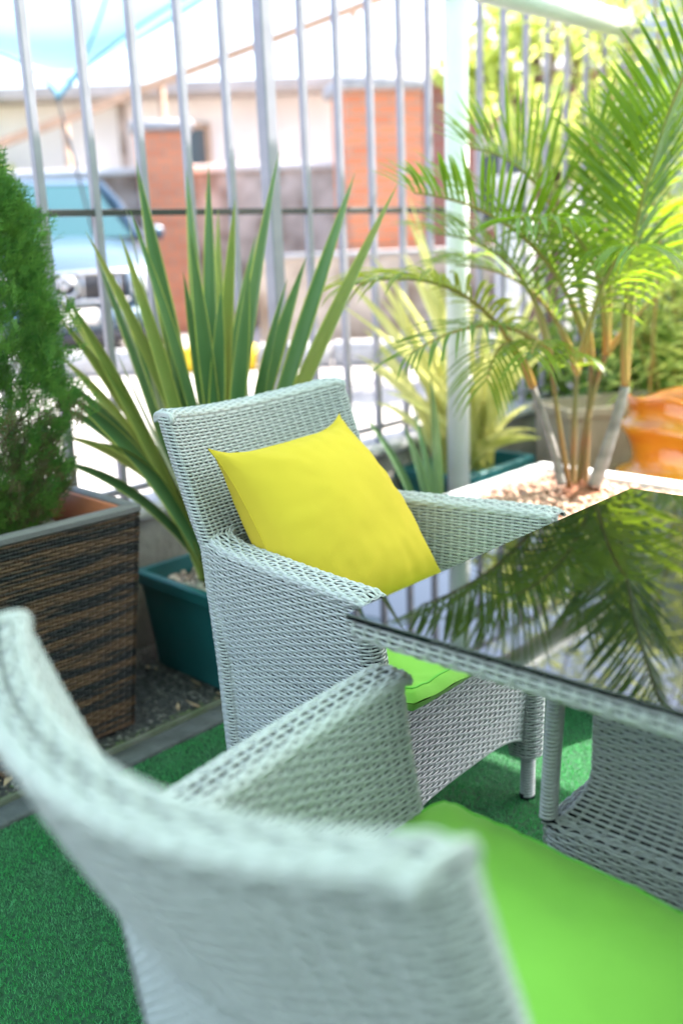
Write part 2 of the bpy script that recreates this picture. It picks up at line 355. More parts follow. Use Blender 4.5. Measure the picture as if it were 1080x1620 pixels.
    for (lx, ly) in ((-.262, -.034), (.262, -.034), (-.228, -.425), (.228, -.425)):
        mb = MB(); wound_post(mb, (lx*.985, ly, 0.004), (lx, ly, .165), .016, .0066); mb.lathe([(.017, 0), (.017, .006)], (lx*.985, ly, 0), 16, 1); mb.build('leg', mw, root)
    mb = MB(); mb.box((0, -.24, .40), (.50, .42, .035), 0, 0); mb.build('seat_frame', [M_BACK], root)
    # seat cushion
    def cushion():
        n = 44; P = []
        u = np.linspace(-1, 1, n); U, Vv = np.meshgrid(u, u, indexing='ij')
        def surf(sg):
            ex = np.sign(U)*np.abs(U)**.8; ey = np.sign(Vv)*np.abs(Vv)**.8
            e = np.maximum(np.abs(ex), np.abs(ey)); dome = np.clip(1-e**7, 0, 1)**.5
            x = ex*.263*(1-.10*(np.abs(ey) > 2)); y = -.205+ey*.252
            sh = 1-.045*(np.abs(ex*ey))**6
            wr = np.array([[noise.fractal(Vector((a*9, b*9, sg*3.0)), .9, 2.0, 3) for b in y[0]] for a in x[:, 0]])
            z = .449+sg*(.027*dome)+sg*.010*(1-e**2)+(wr*.006+.0035*(e**6)*(1-e**12)*np.sin(U*31+Vv*23+4*wr) if sg > 0 else 0)
            return np.stack([x*sh, y*sh+(-.205)*(1-sh), z], -1)
        return surf(1), surf(-1)
    top, bot = cushion(); mb = MB(); mb.grid(top, 0, flip=True); mb.grid(bot, 0)
    cu = mb.build('seat_cushion', [M_FAB], root)
    mb = MB()
    for G in (top, bot):
        q = G[2:-2, 2:-2]*1.0; q = np.concatenate([q[:, 0], q[-1, 1:], q[::-1, -1][1:], q[0, ::-1][1:]]); mb.tube(list(q), .0022, 6, 0, cap=False)
    mb.build('piping', [M_PIPE], cu)
    return root
chair_far = make_chair('grey wicker armchair holding the yellow pillow, its seat beside the table corner', 'armchair', 'grey wicker armchairs at the table', (.245, 1.744), radians(-40.7))
chair_near = make_chair('grey wicker armchair seen from behind in the blurred foreground, empty bright green seat', 'armchair', 'grey wicker armchairs at the table', (.270, 1.012), radians(43.0), 1)

# ------------------------------------------------------------------ pillow on the far chair
def make_pillow():
    t = radians(-40.7); F = np.array([cos(t), sin(t), 0]); R = np.array([sin(t), -cos(t), 0]); O = np.array([.245, 1.744, 0])
    def loc(lx, ly, z): return O+F*ly+R*lx+np.array([0, 0, z])
    TLc, TRc, BRc, BLc = loc(.242, -.440, .836), loc(-.185, -.478, .834), loc(-.195, -.185, .480), loc(.262, -.19, .478)
    n = 48; u = np.linspace(-1, 1, n); U, Vv = np.meshgrid(u, u, indexing='ij')
    nrm = np.cross(TRc-TLc, BLc-TLc); nrm /= np.linalg.norm(nrm); 
    if nrm@F < 0: nrm = -nrm
    def P(sg):
        a = (U+1)/2; b = (Vv+1)/2
        pin = .058*(1-U**4)*np.sign(Vv)*np.abs(Vv)**3; pin2 = .045*(1-Vv**4)*np.sign(U)*np.abs(U)**3
        a2 = a-pin2/.8; b2 = b-pin/.8
        base = (1-a2)[..., None]*(1-b2)[..., None]*TLc+a2[..., None]*(1-b2)[..., None]*TRc+a2[..., None]*b2[..., None]*BRc+(1-a2)[..., None]*b2[..., None]*BLc
        th = .108*(np.clip(1-U**2, 0, 1)*np.clip(1-Vv**2, 0, 1))**.55
        wr = np.zeros_like(U)
        for i in range(n):
            for j in range(n):
                x, y = U[i, j], Vv[i, j]
                e = max(abs(x), abs(y)); fr = (e**3)*(1-e)*3
                q = atan2(y, x)
                wr[i, j] =   .0045*noise.fractal(Vector((x*1.9, y*1.9, sg+5)), .8, 2, 4)+.012*fr*noise.noise(Vector((q*5.5, e*1.0, 2.0+sg)))
        return base+nrm*((sg*th+wr*(th > 0.001))[..., None])
    mb = MB(); mb.grid(P(1), 0); mb.grid(P(-1), 0, flip=True)
    o = mb.build('throw_pillow', [M_YEL]); tag(o, 'yellow square throw pillow with pointed corners leaning on the wicker back', 'pillow')
    p = P(0)*1.0; ring = np.concatenate([p[:, 0], p[-1, 1:], p[::-1, -1][1:], p[0, ::-1][1:]])
    mb = MB(); mb.tube(list(ring), .0016, 5, 0, cap=False); mb.build('seam', [M_YEL], o)
make_pillow()

# ------------------------------------------------------------------ table
def make_table():
    root = empty('glass_top_table', (.565, 1.236, 0), radians(47.5), 'square wicker table with a glossy black glass top', 'table')
    # local x along direction a, local y to the left of it (so near corner is (-.4,+.4))
    h = .398
    mb = MB(); mb.box((0, 0, .7365), (2*h+.004, 2*h+.004, .008), 0, 0, .0015); g = mb.build('glass_top', [M_GLASS], root, smooth=False)
    mb = MB()
    def side(k):
        def S(s, t):
            L = .392; x = (s-.5)*2*L; a = -pi*.5*.9+pi*.95*t
            px_ = L-.012+.017*np.cos(a); z = .7175+.0165*np.sin(-a)
            c, s_ = cos(k*pi/2), sin(k*pi/2)
            return np.stack([px_*c-x*s_, px_*s_+x*c, z], -1)
        return S
    for k in range(4): weave(mb, side(k), .784, .052, pitch=.0092, step=.020, sign=-1)
    for k in range(4): mb.box((.365*cos(k*pi/2), .365*sin(k*pi/2), .724), (.035, .75, .02), k*pi/2, 1)
    mb.build('rim', [M_STR, M_BACK], root)
    # pedestal: woven plinth, ledge, column with flared foot, corner posts
    def sq(hs, s, rr=.03):
        q = np.mod(s, 1)*4; k = np.floor(q); f = q-k
        x = (f-.5)*2; e = np.abs(x)**6; y = 1-.0*e
        lx = hs-rr*.35*e*1.0; ly = x*hs*(1-.02*e)
        a = k*pi/2; return lx*np.cos(a)-ly*np.sin(a), lx*np.sin(a)+ly*np.cos(a)
    mb = MB(); HB = .218; ZP = .415
    def S(s, t): x, y = sq(HB, s); return np.stack([x, y, .02+(ZP-.02)*t+0*x], -1)
    weave(mb, S, 8*HB, ZP-.02, sign=1, even=True)
    def S(s, t): x, y = sq(1.0, s); hs = lerp(HB, HB-.045, t); return np.stack([x*hs, y*hs, ZP+.006*np.sin(pi*t)+0*x], -1)
    weave(mb, S, 8*HB, .04, sign=1, even=True)
    mb.build('plinth', [M_STR, M_BACK], root)
    mb = MB()
    def S(s, t):
        z = ZP+(.70-ZP)*t; hs = .168+.035*np.clip(1-(z-ZP)/.09, 0, 1)**2.2
        x, y = sq(1.0, s); return np.stack([x*hs, y*hs, z], -1)
    weave(mb, S, 8*.17, .285, sign=1, even=True, w=.0054)
    mb.build('column', [M_STR, M_BACK], root)
    for sx, sy in ((-1, 1), (1, 1), (1, -1), (-1, -1)):
        mb = MB(); wound_post(mb, (sx*.208, sy*.208, ZP+.004), (sx*.200, sy*.200, .708), .0125); mb.build('post', [M_STR, M_BACK], root)
make_table()

# ------------------------------------------------------------------ ground
A_ = np.array([cos(radians(46.5)), sin(radians(46.5))]); NP = np.array([-A_[1], A_[0]])      # along the fence / towards the fence
def fr(a, n, z=0): p = A_*a+NP*n; return (p[0], p[1], z)
FH = radians(46.5)
def sheet(name, quad, m, kind='structure'):
    mb = MB(); mb.add(quad, [tuple(range(len(quad)))]); o = mb.build(name, m, smooth=False); tag(o, kind=kind); return o
g = sheet('ground', [(-900, -900, -.03), (900, -900, -.03), (900, 900, -.03), (-900, 900, -.03)], M_SOIL)
sheet('turf', [fr(-4, -4), fr(6, -4), fr(6, 1.868), fr(-4, 1.868)], M_TURFB)
mb = MB(); mb.box(fr(1, 1.903, -.002), (10, .07, .03), FH, 0, .004); mb.box(fr(1, 1.9455, 0), (10, .012, .05), FH, 1, .003); tag(mb.build('kerb', [M_KERB, mat('kerb_edge', (.13, .125, .11), .9, col2=(.07, .085, .045), vscale=14, bump=.5)]), kind='structure')
# bed soil with relief
na, nb = 260, 60
a = np.linspace(-2.5, 4, na); b = np.linspace(1.95, 2.45, nb); AA, BB = np.meshgrid(a, b, indexing='ij')
P = np.stack([AA*A_[0]+BB*NP[0], AA*A_[1]+BB*NP[1], np.array([[.004+.006*noise.fractal(Vector((x*14, y*14, 0)), .8, 2, 4) for y in b] for x in a])], -1)
mb = MB(); mb.grid(P, 0, flip=True); tag(mb.build('soil', M_SOIL), kind='structure')
# low retaining wall and raised road
sheet('road', [fr(-60, 2.60, .30), fr(90, 2.60, .30), fr(90, 120, .30), fr(-60, 120, .30)], M_ROAD)
mb = MB(); mb.box(fr(1.5, 2.515, .19), (11, .13, .44), FH, 0, .004); w_ = mb.build('retaining_wall', [M_CONC]); tag(w_, 'low stained concrete wall carrying the metal fence', 'wall', kind='thing')
mb = MB(); mb.box(fr(1.5, 2.515, .425), (11, .17, .035), FH, 0, .005); mb.build('coping', [M_COPE], w_)
# turf fibres near the camera
def turf():
    n = 420000; x = rng.uniform(-1.0, 1.5, n); y = rng.uniform(.75, 3.4, n)
    k = (x*NP[0]+y*NP[1] < 1.868); x, y = x[k], y[k]; dens = np.clip(1.5-(y-1)*.35, .3, 1); k = rng.random(len(x)) < dens; x, y = x[k], y[k]; n = len(x)
    h_ = rng.uniform(.004, .009, n); a = rng.uniform(0, 2*pi, n); lean = rng.uniform(.001, .006, n); b_ = rng.uniform(0, 2*pi, n); wd = .0008
    p0 = np.stack([x-np.cos(a)*wd, y-np.sin(a)*wd, 0*x], -1); p1 = np.stack([x+np.cos(a)*wd, y+np.sin(a)*wd, 0*x], -1); p2 = np.stack([x+np.cos(b_)*lean, y+np.sin(b_)*lean, h_], -1)
    V = np.stack([p0, p1, p2], 1).reshape(-1, 3); Q = np.arange(3*n).reshape(n, 3)
    mb = MB(); mb.quads(V, Q); tag(mb.build('turf_pile', M_TURF), 'short green artificial grass pile', 'grass', kind='stuff')
turf()
def pebbles(name, pts, rad, m, parent=None, flat=.6):
    """small rounded stones: one mesh"""
    t = (1+sqrt(5))/2
    ico = np.array([(-1,t,0),(1,t,0),(-1,-t,0),(1,-t,0),(0,-1,t),(0,1,t),(0,-1,-t),(0,1,-t),(t,0,-1),(t,0,1),(-t,0,-1),(-t,0,1)], float); ico /= np.linalg.norm(ico[0])
    F = np.array([(0,11,5),(0,5,1),(0,1,7),(0,7,10),(0,10,11),(1,5,9),(5,11,4),(11,10,2),(10,7,6),(7,1,8),(3,9,4),(3,4,2),(3,2,6),(3,6,8),(3,8,9),(4,9,5),(2,4,11),(6,2,10),(8,6,7),(9,8,1)])
    V = []; Q = []
    for i, p in enumerate(pts):
        r = rng.uniform(*rad); a = rng.uniform(0, 2*pi); c, s = cos(a), sin(a); sc = np.array([r*rng.uniform(.8, 1.4), r*rng.uniform(.7, 1.0), r*rng.uniform(flat*.8, flat*1.2)])
        q = ico*sc*rng.uniform(.85, 1.12, (12, 1)); q = np.stack([q[:, 0]*c-q[:, 1]*s, q[:, 0]*s+q[:, 1]*c, q[:, 2]], -1)+np.array(p); V.append(q); Q.append(F+12*i)
    mb = MB(); mb.quads(np.concatenate(V), np.concatenate(Q)); return mb.build(name, m, parent)
pts = [fr(rng.uniform(-.5, 3), rng.uniform(1.955, 2.44), .008) for _ in range(5200)]
tag(pebbles('gravel', pts, (.0025, .007), M_GRIT), 'fine dark gravel and grit scattered over the planting bed', 'gravel', kind='stuff')
mb = MB()
for k in range(70):
    c = np.array(fr(rng.uniform(.7, 2.4), rng.uniform(1.96, 2.4), .018)); a = rng.uniform(0, 2*pi); L = rng.uniform(.010, .034); d = np.array([cos(a), sin(a), rng.uniform(-.2, .3)])*L; e = np.array([-sin(a), cos(a), .3])*L*.3
    mb.add([c-d, c+e, c+d, c-e], [(0, 1, 2, 3)])
tag(mb.build('leaf_litter', M_LITTER), 'dry curled leaves lying on the planting bed', 'leaf litter', kind='stuff')
mb = MB()
for k in range(900):
    c = np.array(fr(rng.uniform(.5, 2.3), 1.955+abs(rng.normal(0, .016)), .006+rng.uniform(0, .012))); a = rng.uniform(0, 2*pi); L = rng.uniform(.003, .008); d = np.array([cos(a), sin(a), rng.uniform(-.4, .6)])*L; e = np.array([-sin(a), cos(a), .4])*L*.5
    mb.add([c-d, c+e, c+d, c-e], [(0, 1, 2, 3)])
tag(mb.build('moss', M_MOSS), 'green moss along the kerb edge', 'moss', kind='stuff')

# ------------------------------------------------------------------ leaf helpers
def blade(mb, p0, c, p1, w, m=0, n=10, up=(0, 0, 1), fold=.35, prof=None, edge=None, twist=0):
    """long leaf along a bezier p0-c-p1, folded along its middle; edge = material of the margins"""
    p0, c, p1 = [np.array(q, float) for q in (p0, c, p1)]; V = []; up = np.array(up, float)
    for i in range(n+1):
        t = i/n; p = (1-t)**2*p0+2*t*(1-t)*c+t*t*p1; d = 2*(1-t)*(c-p0)+2*t*(p1-c); d /= np.linalg.norm(d)+1e-9
        sd_ = np.cross(d, up); sd_ /= np.linalg.norm(sd_)+1e-9; nn = np.cross(sd_, d)
        if twist: a = twist*t; sd_, nn = sd_*cos(a)+nn*sin(a), nn*cos(a)-sd_*sin(a)
        ww = w*(prof(t) if prof else (min(1, .55+t*1.6)*(1-max(0, (t-.55)/.45)**1.6)))+.0004
        if edge is None: V += [p-sd_*ww/2+nn*ww*fold/2, p, p+sd_*ww/2+nn*ww*fold/2]
        else: V += [p-sd_*ww/2+nn*ww*fold/2, p-sd_*ww*.42+nn*ww*fold*.42, p, p+sd_*ww*.42+nn*ww*fold*.42, p+sd_*ww/2+nn*ww*fold/2]
    k = 3 if edge is None else 5; F = []; Mi = []
    for i in range(n):
        for j in range(k-1): F.append((i*k+j, i*k+j+1, (i+1)*k+j+1, (i+1)*k+j)); Mi.append(edge if (edge is not None and j in (0, k-2)) else m)
    s = mb.n; mb.V += [tuple(v) for v in V]; mb.F += [tuple(q+s for q in f) for f in F]; mb.M += Mi; mb.n += len(V)

# ------------------------------------------------------------------ green trough with sword-leaved plant
def trough(name, label, c, L, W, HT, m, rz, liner=.008, cat='planter', taper=.8):
    root = empty(name, (c[0], c[1], 0), rz, label, cat)
    mb = MB(); l, w2 = L/2, W/2; k = taper; z0 = .012
    def rr(a, b, z, r=.015):
        o = []
        for sx, sy, a0 in ((1, 1, 0), (-1, 1, pi/2), (-1, -1, pi), (1, -1, 1.5*pi)):
            for q in range(4): t = a0+q*pi/6; o.append((sx*(a-r)+r*cos(t), sy*(b-r)+r*sin(t), z))
        return o
    mb.loft([rr(l*k, w2*k, z0), rr(l-.014, w2-.014, HT-.035), rr(l-.014, w2-.014, HT-.034), rr(l, w2, HT-.034), rr(l, w2, HT-.004), rr(l-.004, w2-.004, HT), rr(l-.024, w2-.024, HT), rr(l-.026, w2-.026, HT-.05), rr(l-.03, w2-.03, HT-.07)], 0)
    for sx in (-1, 1): mb.box((sx*l*k*.8, 0, .006), (.04, W*k*.9, .012), 0, 0)
    mb.build('tub', [m], root, auto=35)
    return root
gt = trough('plant_trough', 'dark teal plastic trough on the soil beside the near chair back', (-.350, 2.735), .42, .34, .30, M_TEAL, radians(-45))
gt_c = np.array([-.350, 2.735])
def ptsin(c, rz, l, w_, z, n, zz=.008):
    o = []
    for _ in range(n):
        a, b = rng.uniform(-l, l), rng.uniform(-w_, w_); o.append((c[0]+a*cos(rz)-b*sin(rz), c[1]+a*sin(rz)+b*cos(rz), z+rng.uniform(-zz, zz)))
    return o
def rel(o, parent):          # parent an already world-placed mesh keeping its place
    o.parent = parent; o.matrix_parent_inverse = (Matrix.Translation(parent.location) @ parent.rotation_euler.to_matrix().to_4x4()).inverted(); return o
rel(pebbles('pebble_fill', ptsin(gt_c, radians(-45), .175, .135, .255, 700), (.007, .013), M_PEB), gt)
sheet_soil = MB(); sheet_soil.box((0, 0, .235), (.37, .29, .02)); sheet_soil.build('potting_soil', M_SOIL, gt)
def phormium():
    root = empty('sword_leaf_plant', (-.36, 2.76, .25), 0, 'tall green plant with long sword-shaped leaves behind the chair', 'plant')
    B = np.array([-.36, 2.76, .26]); mb = MB()
    tips = [(215,252,2.72,.050,.2),(295,268,2.95,.038,.1),(330,258,2.78,.042,.05),(442,238,2.62,.044,-.05),(372,315,2.70,.040,0),(562,272,2.70,.044,-.2),(630,288,2.55,.046,-.25),
            (205,330,2.6,.03,.2),(245,420,2.9,.036,.2),(135,365,2.62,.030,.3),(100,462,2.60,.036,.35),(92,470,2.9,.036,.4),(300,360,2.55,.045,.1),(345,330,3.0,.036,0),(485,405,2.72,.048,-.1),
            (405,370,2.9,.040,0),(395,420,2.55,.045,0),(325,300,2.9,.034,.1),
            (92,500,2.6,.040,.45),(150,400,2.9,.034,.3),(100,620,2.5,.042,.55),(90,730,2.7,.034,.6),(190,370,2.6,.036,.2),(92,560,2.75,.034,.6),(98,600,2.62,.040,.7),(85,640,2.7,.036,.7),(95,690,2.8,.034,.8),(115,520,2.9,.034,.5),(150,700,2.55,.034,.8),(290,430,2.6,.042,.1),(455,440,2.6,.040,-.1),(350,450,2.6,.046,0),(260,480,2.7,.04,.2),(180,440,2.8,.035,.3),]
    prof = lambda t: (.62+.9*t if t < .42 else 1.0)*(1-max(0, (t-.62)/.38)**1.7)
    for i, (x, y, Y, w_, arc) in enumerate(tips):
        tip = at(x, y, Y); b0 = B+np.array([rng.uniform(-.05, .05), rng.uniform(-.04, .04), rng.uniform(-.01, .02)])
        d = tip-b0; mid = b0+d*.5+np.array([0, 0, .10+.12*abs(arc)])*(.5+abs(arc))*.7-np.array([d[0], d[1], 0])*.10
        up = np.array([rng.uniform(-.5, .5), -1.0, rng.uniform(-.1, .5)])
        if i in (0, 6, 5): mid = b0+d*.5+np.array([0, 0, .02])
        blade(mb, b0, mid, tip, w_*1.0, 2 if rng.random() < (.45 if x < 200 else .25) else 0, 16, up, .5, prof, 1, twist=rng.uniform(-.5, .5))
    mb.build('foliage', [M_PHORM, M_PHORM2, mat('phormium_old_leaf', (.17, .24, .05), .4, col2=(.26, .28, .07), vscale=4, transl=.2)], root).matrix_parent_inverse = Matrix.Translation((.36, -2.76, -.25))
    mb = MB()
    for (x, y, Y) in ((205, 420, 2.7), (180, 545, 2.6), (200, 330, 2.75), (225, 470, 2.7)):
        tip = at(x, y, Y); b0 = B+np.array([rng.uniform(-.04, .04), rng.uniform(-.03, .03), 0]); blade(mb, b0, (b0+tip)/2+np.array([-.05, 0, .1]), tip, .010, 0, 12, (0, -1, .2), .3)
    mb.build('dry_leaf', [M_DRY], root).matrix_parent_inverse = Matrix.Translation((.36, -2.76, -.25))
phormium()

# ------------------------------------------------------------------ brown woven planter with cypress
def brown_planter():
    rz = radians(44.5); S0 = .46
    c = np.array([-.487, 2.345])-np.array([cos(rz), sin(rz)])*S0/2+np.array([-sin(rz), cos(rz)])*S0/2
    nt_ = M_BWN.node_tree; b_ = nt_.nodes['Principled BSDF']; root = empty('woven_planter', (c[0], c[1], 0), rz, 'tall brown woven square planter holding the cypress', 'planter')
    HT = .60; mb = MB()
    def sq(s, hs):
        q = np.mod(s, 1)*4; k = np.floor(q); f = q-k; x = (f-.5)*2
        lx = hs+0*x; ly = x*hs; a = k*pi/2
        return lx*np.cos(a)-ly*np.sin(a), lx*np.sin(a)+ly*np.cos(a)
    def S(s, t): hs = lerp(S0/2-.05, S0/2-.004, t); x, y = sq(s, hs); return np.stack([x, y, .02+(HT-.035)*t+0*x], -1)
    weave(mb, S, 4*S0, HT-.03, pitch=.0092, step=.024, sign=1, even=True, A=.0022, w=.0070, h=.0022, ww=.0052)
    mb.build('body', [M_BWN, M_BWB], root)
    mb = MB(); hs = S0/2
    for k in range(4):
        a = k*pi/2; mb.box(((hs-.012)*cos(a), (hs-.012)*sin(a), HT-.004), (.030, S0-.024 if k % 2 else S0+.006, .024), a, 0, .006)
    mb.build('rim', [M_RIM], root, auto=40)
    mb = MB()
    for k in range(4):
        a = k*pi/2; mb.box(((hs-.033)*cos(a), (hs-.033)*sin(a), HT-.055), (.010, S0-.066 if k % 2 else S0-.058, .11), a, 0, .002)
    mb.build('liner', [M_TERRA], root)
    mb = MB(); mb.box((0, 0, HT-.12), (S0-.07, S0-.07, .03)); mb.build('potting_soil', [M_SOIL], root)
    rel(pebbles('pebble_fill', ptsin(c, rz, S0/2-.045, S0/2-.045, HT-.095, 900), (.006, .013), M_PEB), root)
    return c, HT
bc, bh = brown_planter()
def cypress():
    cx, cy = bc[0]-.075, bc[1]+.0; z0 = bh-.10
    root = empty('cypress', (cx, cy, z0), 0, 'bushy green conical cypress growing in the brown woven planter', 'conifer')
    inv = Matrix.Translation((-cx, -cy, -z0))
    mb = MB(); mb.tube([(cx, cy, z0), (cx+.01, cy, z0+.35), (cx, cy+.005, z0+.8), (cx, cy, z0+1.1)], [.016, .013, .008, .003], 8)
    for k in range(60):
        z = rng.uniform(z0+.06, z0+1.0); a = rng.uniform(0, 2*pi); r = .17*(1-(z-z0-.3)/.9 if z > z0+.3 else .85); mb.tube([(cx, cy, z), (cx+r*.6*cos(a), cy+r*.6*sin(a), z+.07)], [.004, .002], 5)
    mb.build('trunk', [M_BARK], root).matrix_parent_inverse = inv
    def rad(z):
        t = (z-z0-.02)/1.09; return .222*np.interp(t, [0, .08, .25, .5, .72, .9, 1], [.35, .72, .96, 1.0, .68, .27, .02])
    def spray(Vl, base, d, L, side, nseg=7):
        d = d/np.linalg.norm(d); s = np.cross(d, [0, 0, 1.]); s /= np.linalg.norm(s)+1e-9
        s = s*cos(side)+np.cross(s, d)*sin(side)
        nn = np.cross(s, d)
        def q(a, b, w_):
            e = b-a; e /= np.linalg.norm(e)+1e-9; o = np.cross(e, nn)*w_/2; Vl.append([a-o, a+o, b+o*.5, b-o*.5])
        q(base, base+d*L, .0026)
        for i in range(nseg):
            f = .15+.8*i/nseg; a = base+d*L*f; sg = 1 if i % 2 else -1; l = L*(.60-.42*f)
            b_ = a+(s*sg*.75+d*.8)*l+nn*rng.uniform(-.3, .3)*l
            q(a, b_, .0030); m_ = a*.45+b_*.55
            q(m_, m_+(d*.9-s*sg*.2)*l*.6, .0026); q(m_*.5+a*.5, m_*.5+a*.5+(d*.5+s*sg*1.0)*l*.45, .0025)
    Vg, Vb = [], []
    lump = [(rng.uniform(0, 2*pi), rng.uniform(.05, 1.05), rng.uniform(-.045, .05)) for _ in range(46)]
    for k in range(6600):
        z = z0+.03+1.07*rng.random()**1.15; a = rng.uniform(0, 2*pi); R = float(rad(z))
        for la, lz, lr in lump:
            da = (a-la+pi) % (2*pi)-pi; R += lr*math.exp(-(da/.5)**2-((z-z0-lz)/.07)**2)
        r = max(.01, R)*(rng.uniform(.5, 1.0)**.45)*(rng.uniform(1.0, 1.22) if rng.random() < .22 else 1)
        base = np.array([cx+r*cos(a), cy+r*sin(a), z]); d = np.array([cos(a)*rng.uniform(.3, 1), sin(a)*rng.uniform(.3, 1), rng.uniform(.4, 1.3)])
        brown = (z < z0+.34 and rng.random() < .55 and cos(a-radians(-20)) > .2)
        if brown and rng.random() < .45: continue
        spray(Vb if brown else Vg, base, d, rng.uniform(.03, .075), rng.uniform(0, pi))
    for V_, nm, m_ in ((Vg, 'foliage', M_CYP), (Vb, 'dry_twigs', M_CYPB)):
        V_ = np.array(V_); n = len(V_); mb = MB(); mb.quads(V_.reshape(-1, 3), np.arange(4*n).reshape(n, 4)); mb.build(nm, [m_], root, smooth=False).matrix_parent_inverse = inv
cypress()

# ------------------------------------------------------------------ white planter, palm
WPc = np.array([.700, 2.800]); WPr = radians(46); WH = .45
def white_planter():
    root = empty('square_planter', (WPc[0], WPc[1], 0), WPr, 'white square concrete planter holding the palm behind the table', 'planter')
    hs = .375; t = .055; mb = MB()
    for k in range(4):
        a = k*pi/2; mb.box(((hs-t/2)*cos(a), (hs-t/2)*sin(a), WH/2), (t, 2*hs-2*t if k % 2 else 2*hs, WH), a, 0, .008)
    mb.build('wall', [M_WCON], root, auto=40)
    mb = MB(); mb.box((0, 0, WH-.06), (2*hs-2*t-.004, 2*hs-2*t-.004, .05)); mb.build('potting_soil', [M_SOIL], root)
    rel(pebbles('pebble_fill', ptsin(WPc, WPr, hs-t-.012, hs-t-.012, WH-.028, 2200), (.008, .016), M_PEBR), root)
white_planter()
def palm():
    B = np.array([.735, 2.96, WH-.03]); root = empty('areca_palm', tuple(B), 0, 'feathery areca palm with several slim trunks in the white planter', 'palm')
    inv = Matrix.Translation(tuple(-B))
    def bez(p0, c, p1, n): return [(1-t)**2*p0+2*t*(1-t)*c+t*t*p1 for t in np.linspace(0, 1, n)]
    # trunks: base px, mid px, top px, Y, radii
    tr = [((888,768),(875,700),(842,612),2.93,3.0,.012),((938,770),(965,700),(988,612),2.95,2.98,.018),((905,768),(905,690),(912,590),2.99,3.05,.009),((925,770),(928,690),(935,575),3.02,3.1,.008),((915,765),(925,640),(958,560),3.05,3.1,.010),((899,769),(880,650),(868,560),2.95,2.9,.007)]
    for qi, (a, m_, b, Y0, Y1, r) in enumerate(tr):
        p0, p1 = at(*a, Y0), at(*b, Y1); c = at(*m_, (Y0+Y1)/2); pts = bez(p0, c, p1, 22); rs = [r*(1.25-.45*i/21)*(1+.05*(i % 3 == 0)) for i in range(22)]
        mb = MB(); mb.tube(pts, rs, 10, 0); mb.build('trunk', [M_TRUNK if qi < 2 else M_RACH2], root).matrix_parent_inverse = inv
    mb = MB()
    for k in range(140):
        a = rng.uniform(0, 2*pi); r = rng.uniform(.0, .075); c = B+np.array([r*cos(a)*1.3, r*sin(a)*.7, rng.uniform(-.01, .05-.5*r)]); mb.tube([c, c+np.array([.02*cos(a), .02*sin(a), -.03])], [.005, .003], 5)
    mb.lathe([(.085, 0), (.075, .02), (.05, .035), (.02, .045)], (B[0], B[1], B[2]-.015), 20); mb.build('root_mass', [M_ROOT], root).matrix_parent_inverse = inv
    # fronds: (start px, ctrl px, tip px, Y0, Y1, leaflet length, yellow, lift, droop)
    fl = [((935,575),(880,330),(655,305),3.08,2.75,.24,0,.9,.1),
          ((842,612),(760,400),(560,450),3.0,2.75,.26,1,.3,.5),
          ((868,560),(790,470),(648,560),2.9,2.6,.20,0,.3,.5),
          ((988,612),(975,330),(1105,70),2.98,2.65,.26,0,.95,.0),
          ((958,560),(960,330),(820,345),3.1,2.6,.24,0,.2,.6),
          ((935,575),(905,250),(745,235),3.1,3.05,.28,0,.9,.0),
          ((912,590),(870,420),(720,420),3.05,3.1,.27,0,.4,.4),
          ((912,590),(960,380),(1010,390),3.05,2.5,.22,0,.1,.8),
          ((958,560),(975,260),(935,215),3.1,3.1,.30,0,.8,.1),
          ((958,560),(1050,440),(1130,380),3.1,3.2,.28,0,.6,.2),
          ((842,612),(800,480),(770,600),3.0,2.75,.17,0,.2,.7),
          ((868,560),(840,380),(690,370),2.9,3.1,.26,0,.6,.3),
          ((988,612),(1010,250),(1080,180),2.98,3.1,.30,0,.8,.1),
          ((912,590),(900,560),(905,560),3.0,2.72,.15,0,.1,.7),
          ((868,560),(850,520),(840,560),2.9,2.6,.16,0,.1,.7)]
    for i, (a, c, b, Y0, Y1, LL, yel, lift, droop) in enumerate(fl):
        p0 = at(*a, Y0); p1 = at(*b, Y1); pc = at(*c, (Y0*.6+Y1*.4)); N = 46; pts = bez(p0, pc, p1, N); mb = MB()
        L = sum(np.linalg.norm(pts[k+1]-pts[k]) for k in range(N-1))
        mb.tube(pts, [(.0075+.0045*(k < N*.22))*(1-.8*k/N)+.001 for k in range(N)], 6, 1)
        n = int(L/.0235*.9); st = .28 if L > .4 else .15
        for k in range(n):
            f = st+(1-st)*(k/(n-1)); q = f*(N-1); j = min(N-2, int(q)); p = pts[j]+(pts[j+1]-pts[j])*(q-j); d = pts[j+1]-pts[j]; d /= np.linalg.norm(d)
            upv = np.array([0, 0, 1.])-d*d[2]; 
            if np.linalg.norm(upv) < .25: upv = upv+np.array([0, -1, 0])*.5
            upv /= np.linalg.norm(upv)+1e-9; sd_ = np.cross(d, upv)
            ll = LL*(.35+.75*sin(pi*min(1, .12+.80*(f-st)/(1-st)))**.8)*rng.uniform(.88, 1.08)
            fwd = .55+.9*(f-st)/(1-st)
            for sg in (-1, 1):
                o = sd_*sg*(1.0)+upv*lift*rng.uniform(.7, 1.15)+d*fwd*rng.uniform(.9, 1.1)+rng.normal(0, .07, 3); o /= np.linalg.norm(o)
                e = p+o*ll-np.array([0, 0, 1])*ll*(droop*.55+rng.uniform(0, .10)); m_ = p+o*ll*.55+np.array([0, 0, 1])*ll*.03
                blade(mb, p, m_, e, .0125 if LL > .2 else .009, 0, 5, upv, .45, lambda t: (.45+1.4*t if t < .35 else 1)*(1-max(0, (t-.4)/.6)**1.8))
        mb.build('frond', [M_PALMY if yel else M_PALM, M_RACH], root).matrix_parent_inverse = inv
palm()

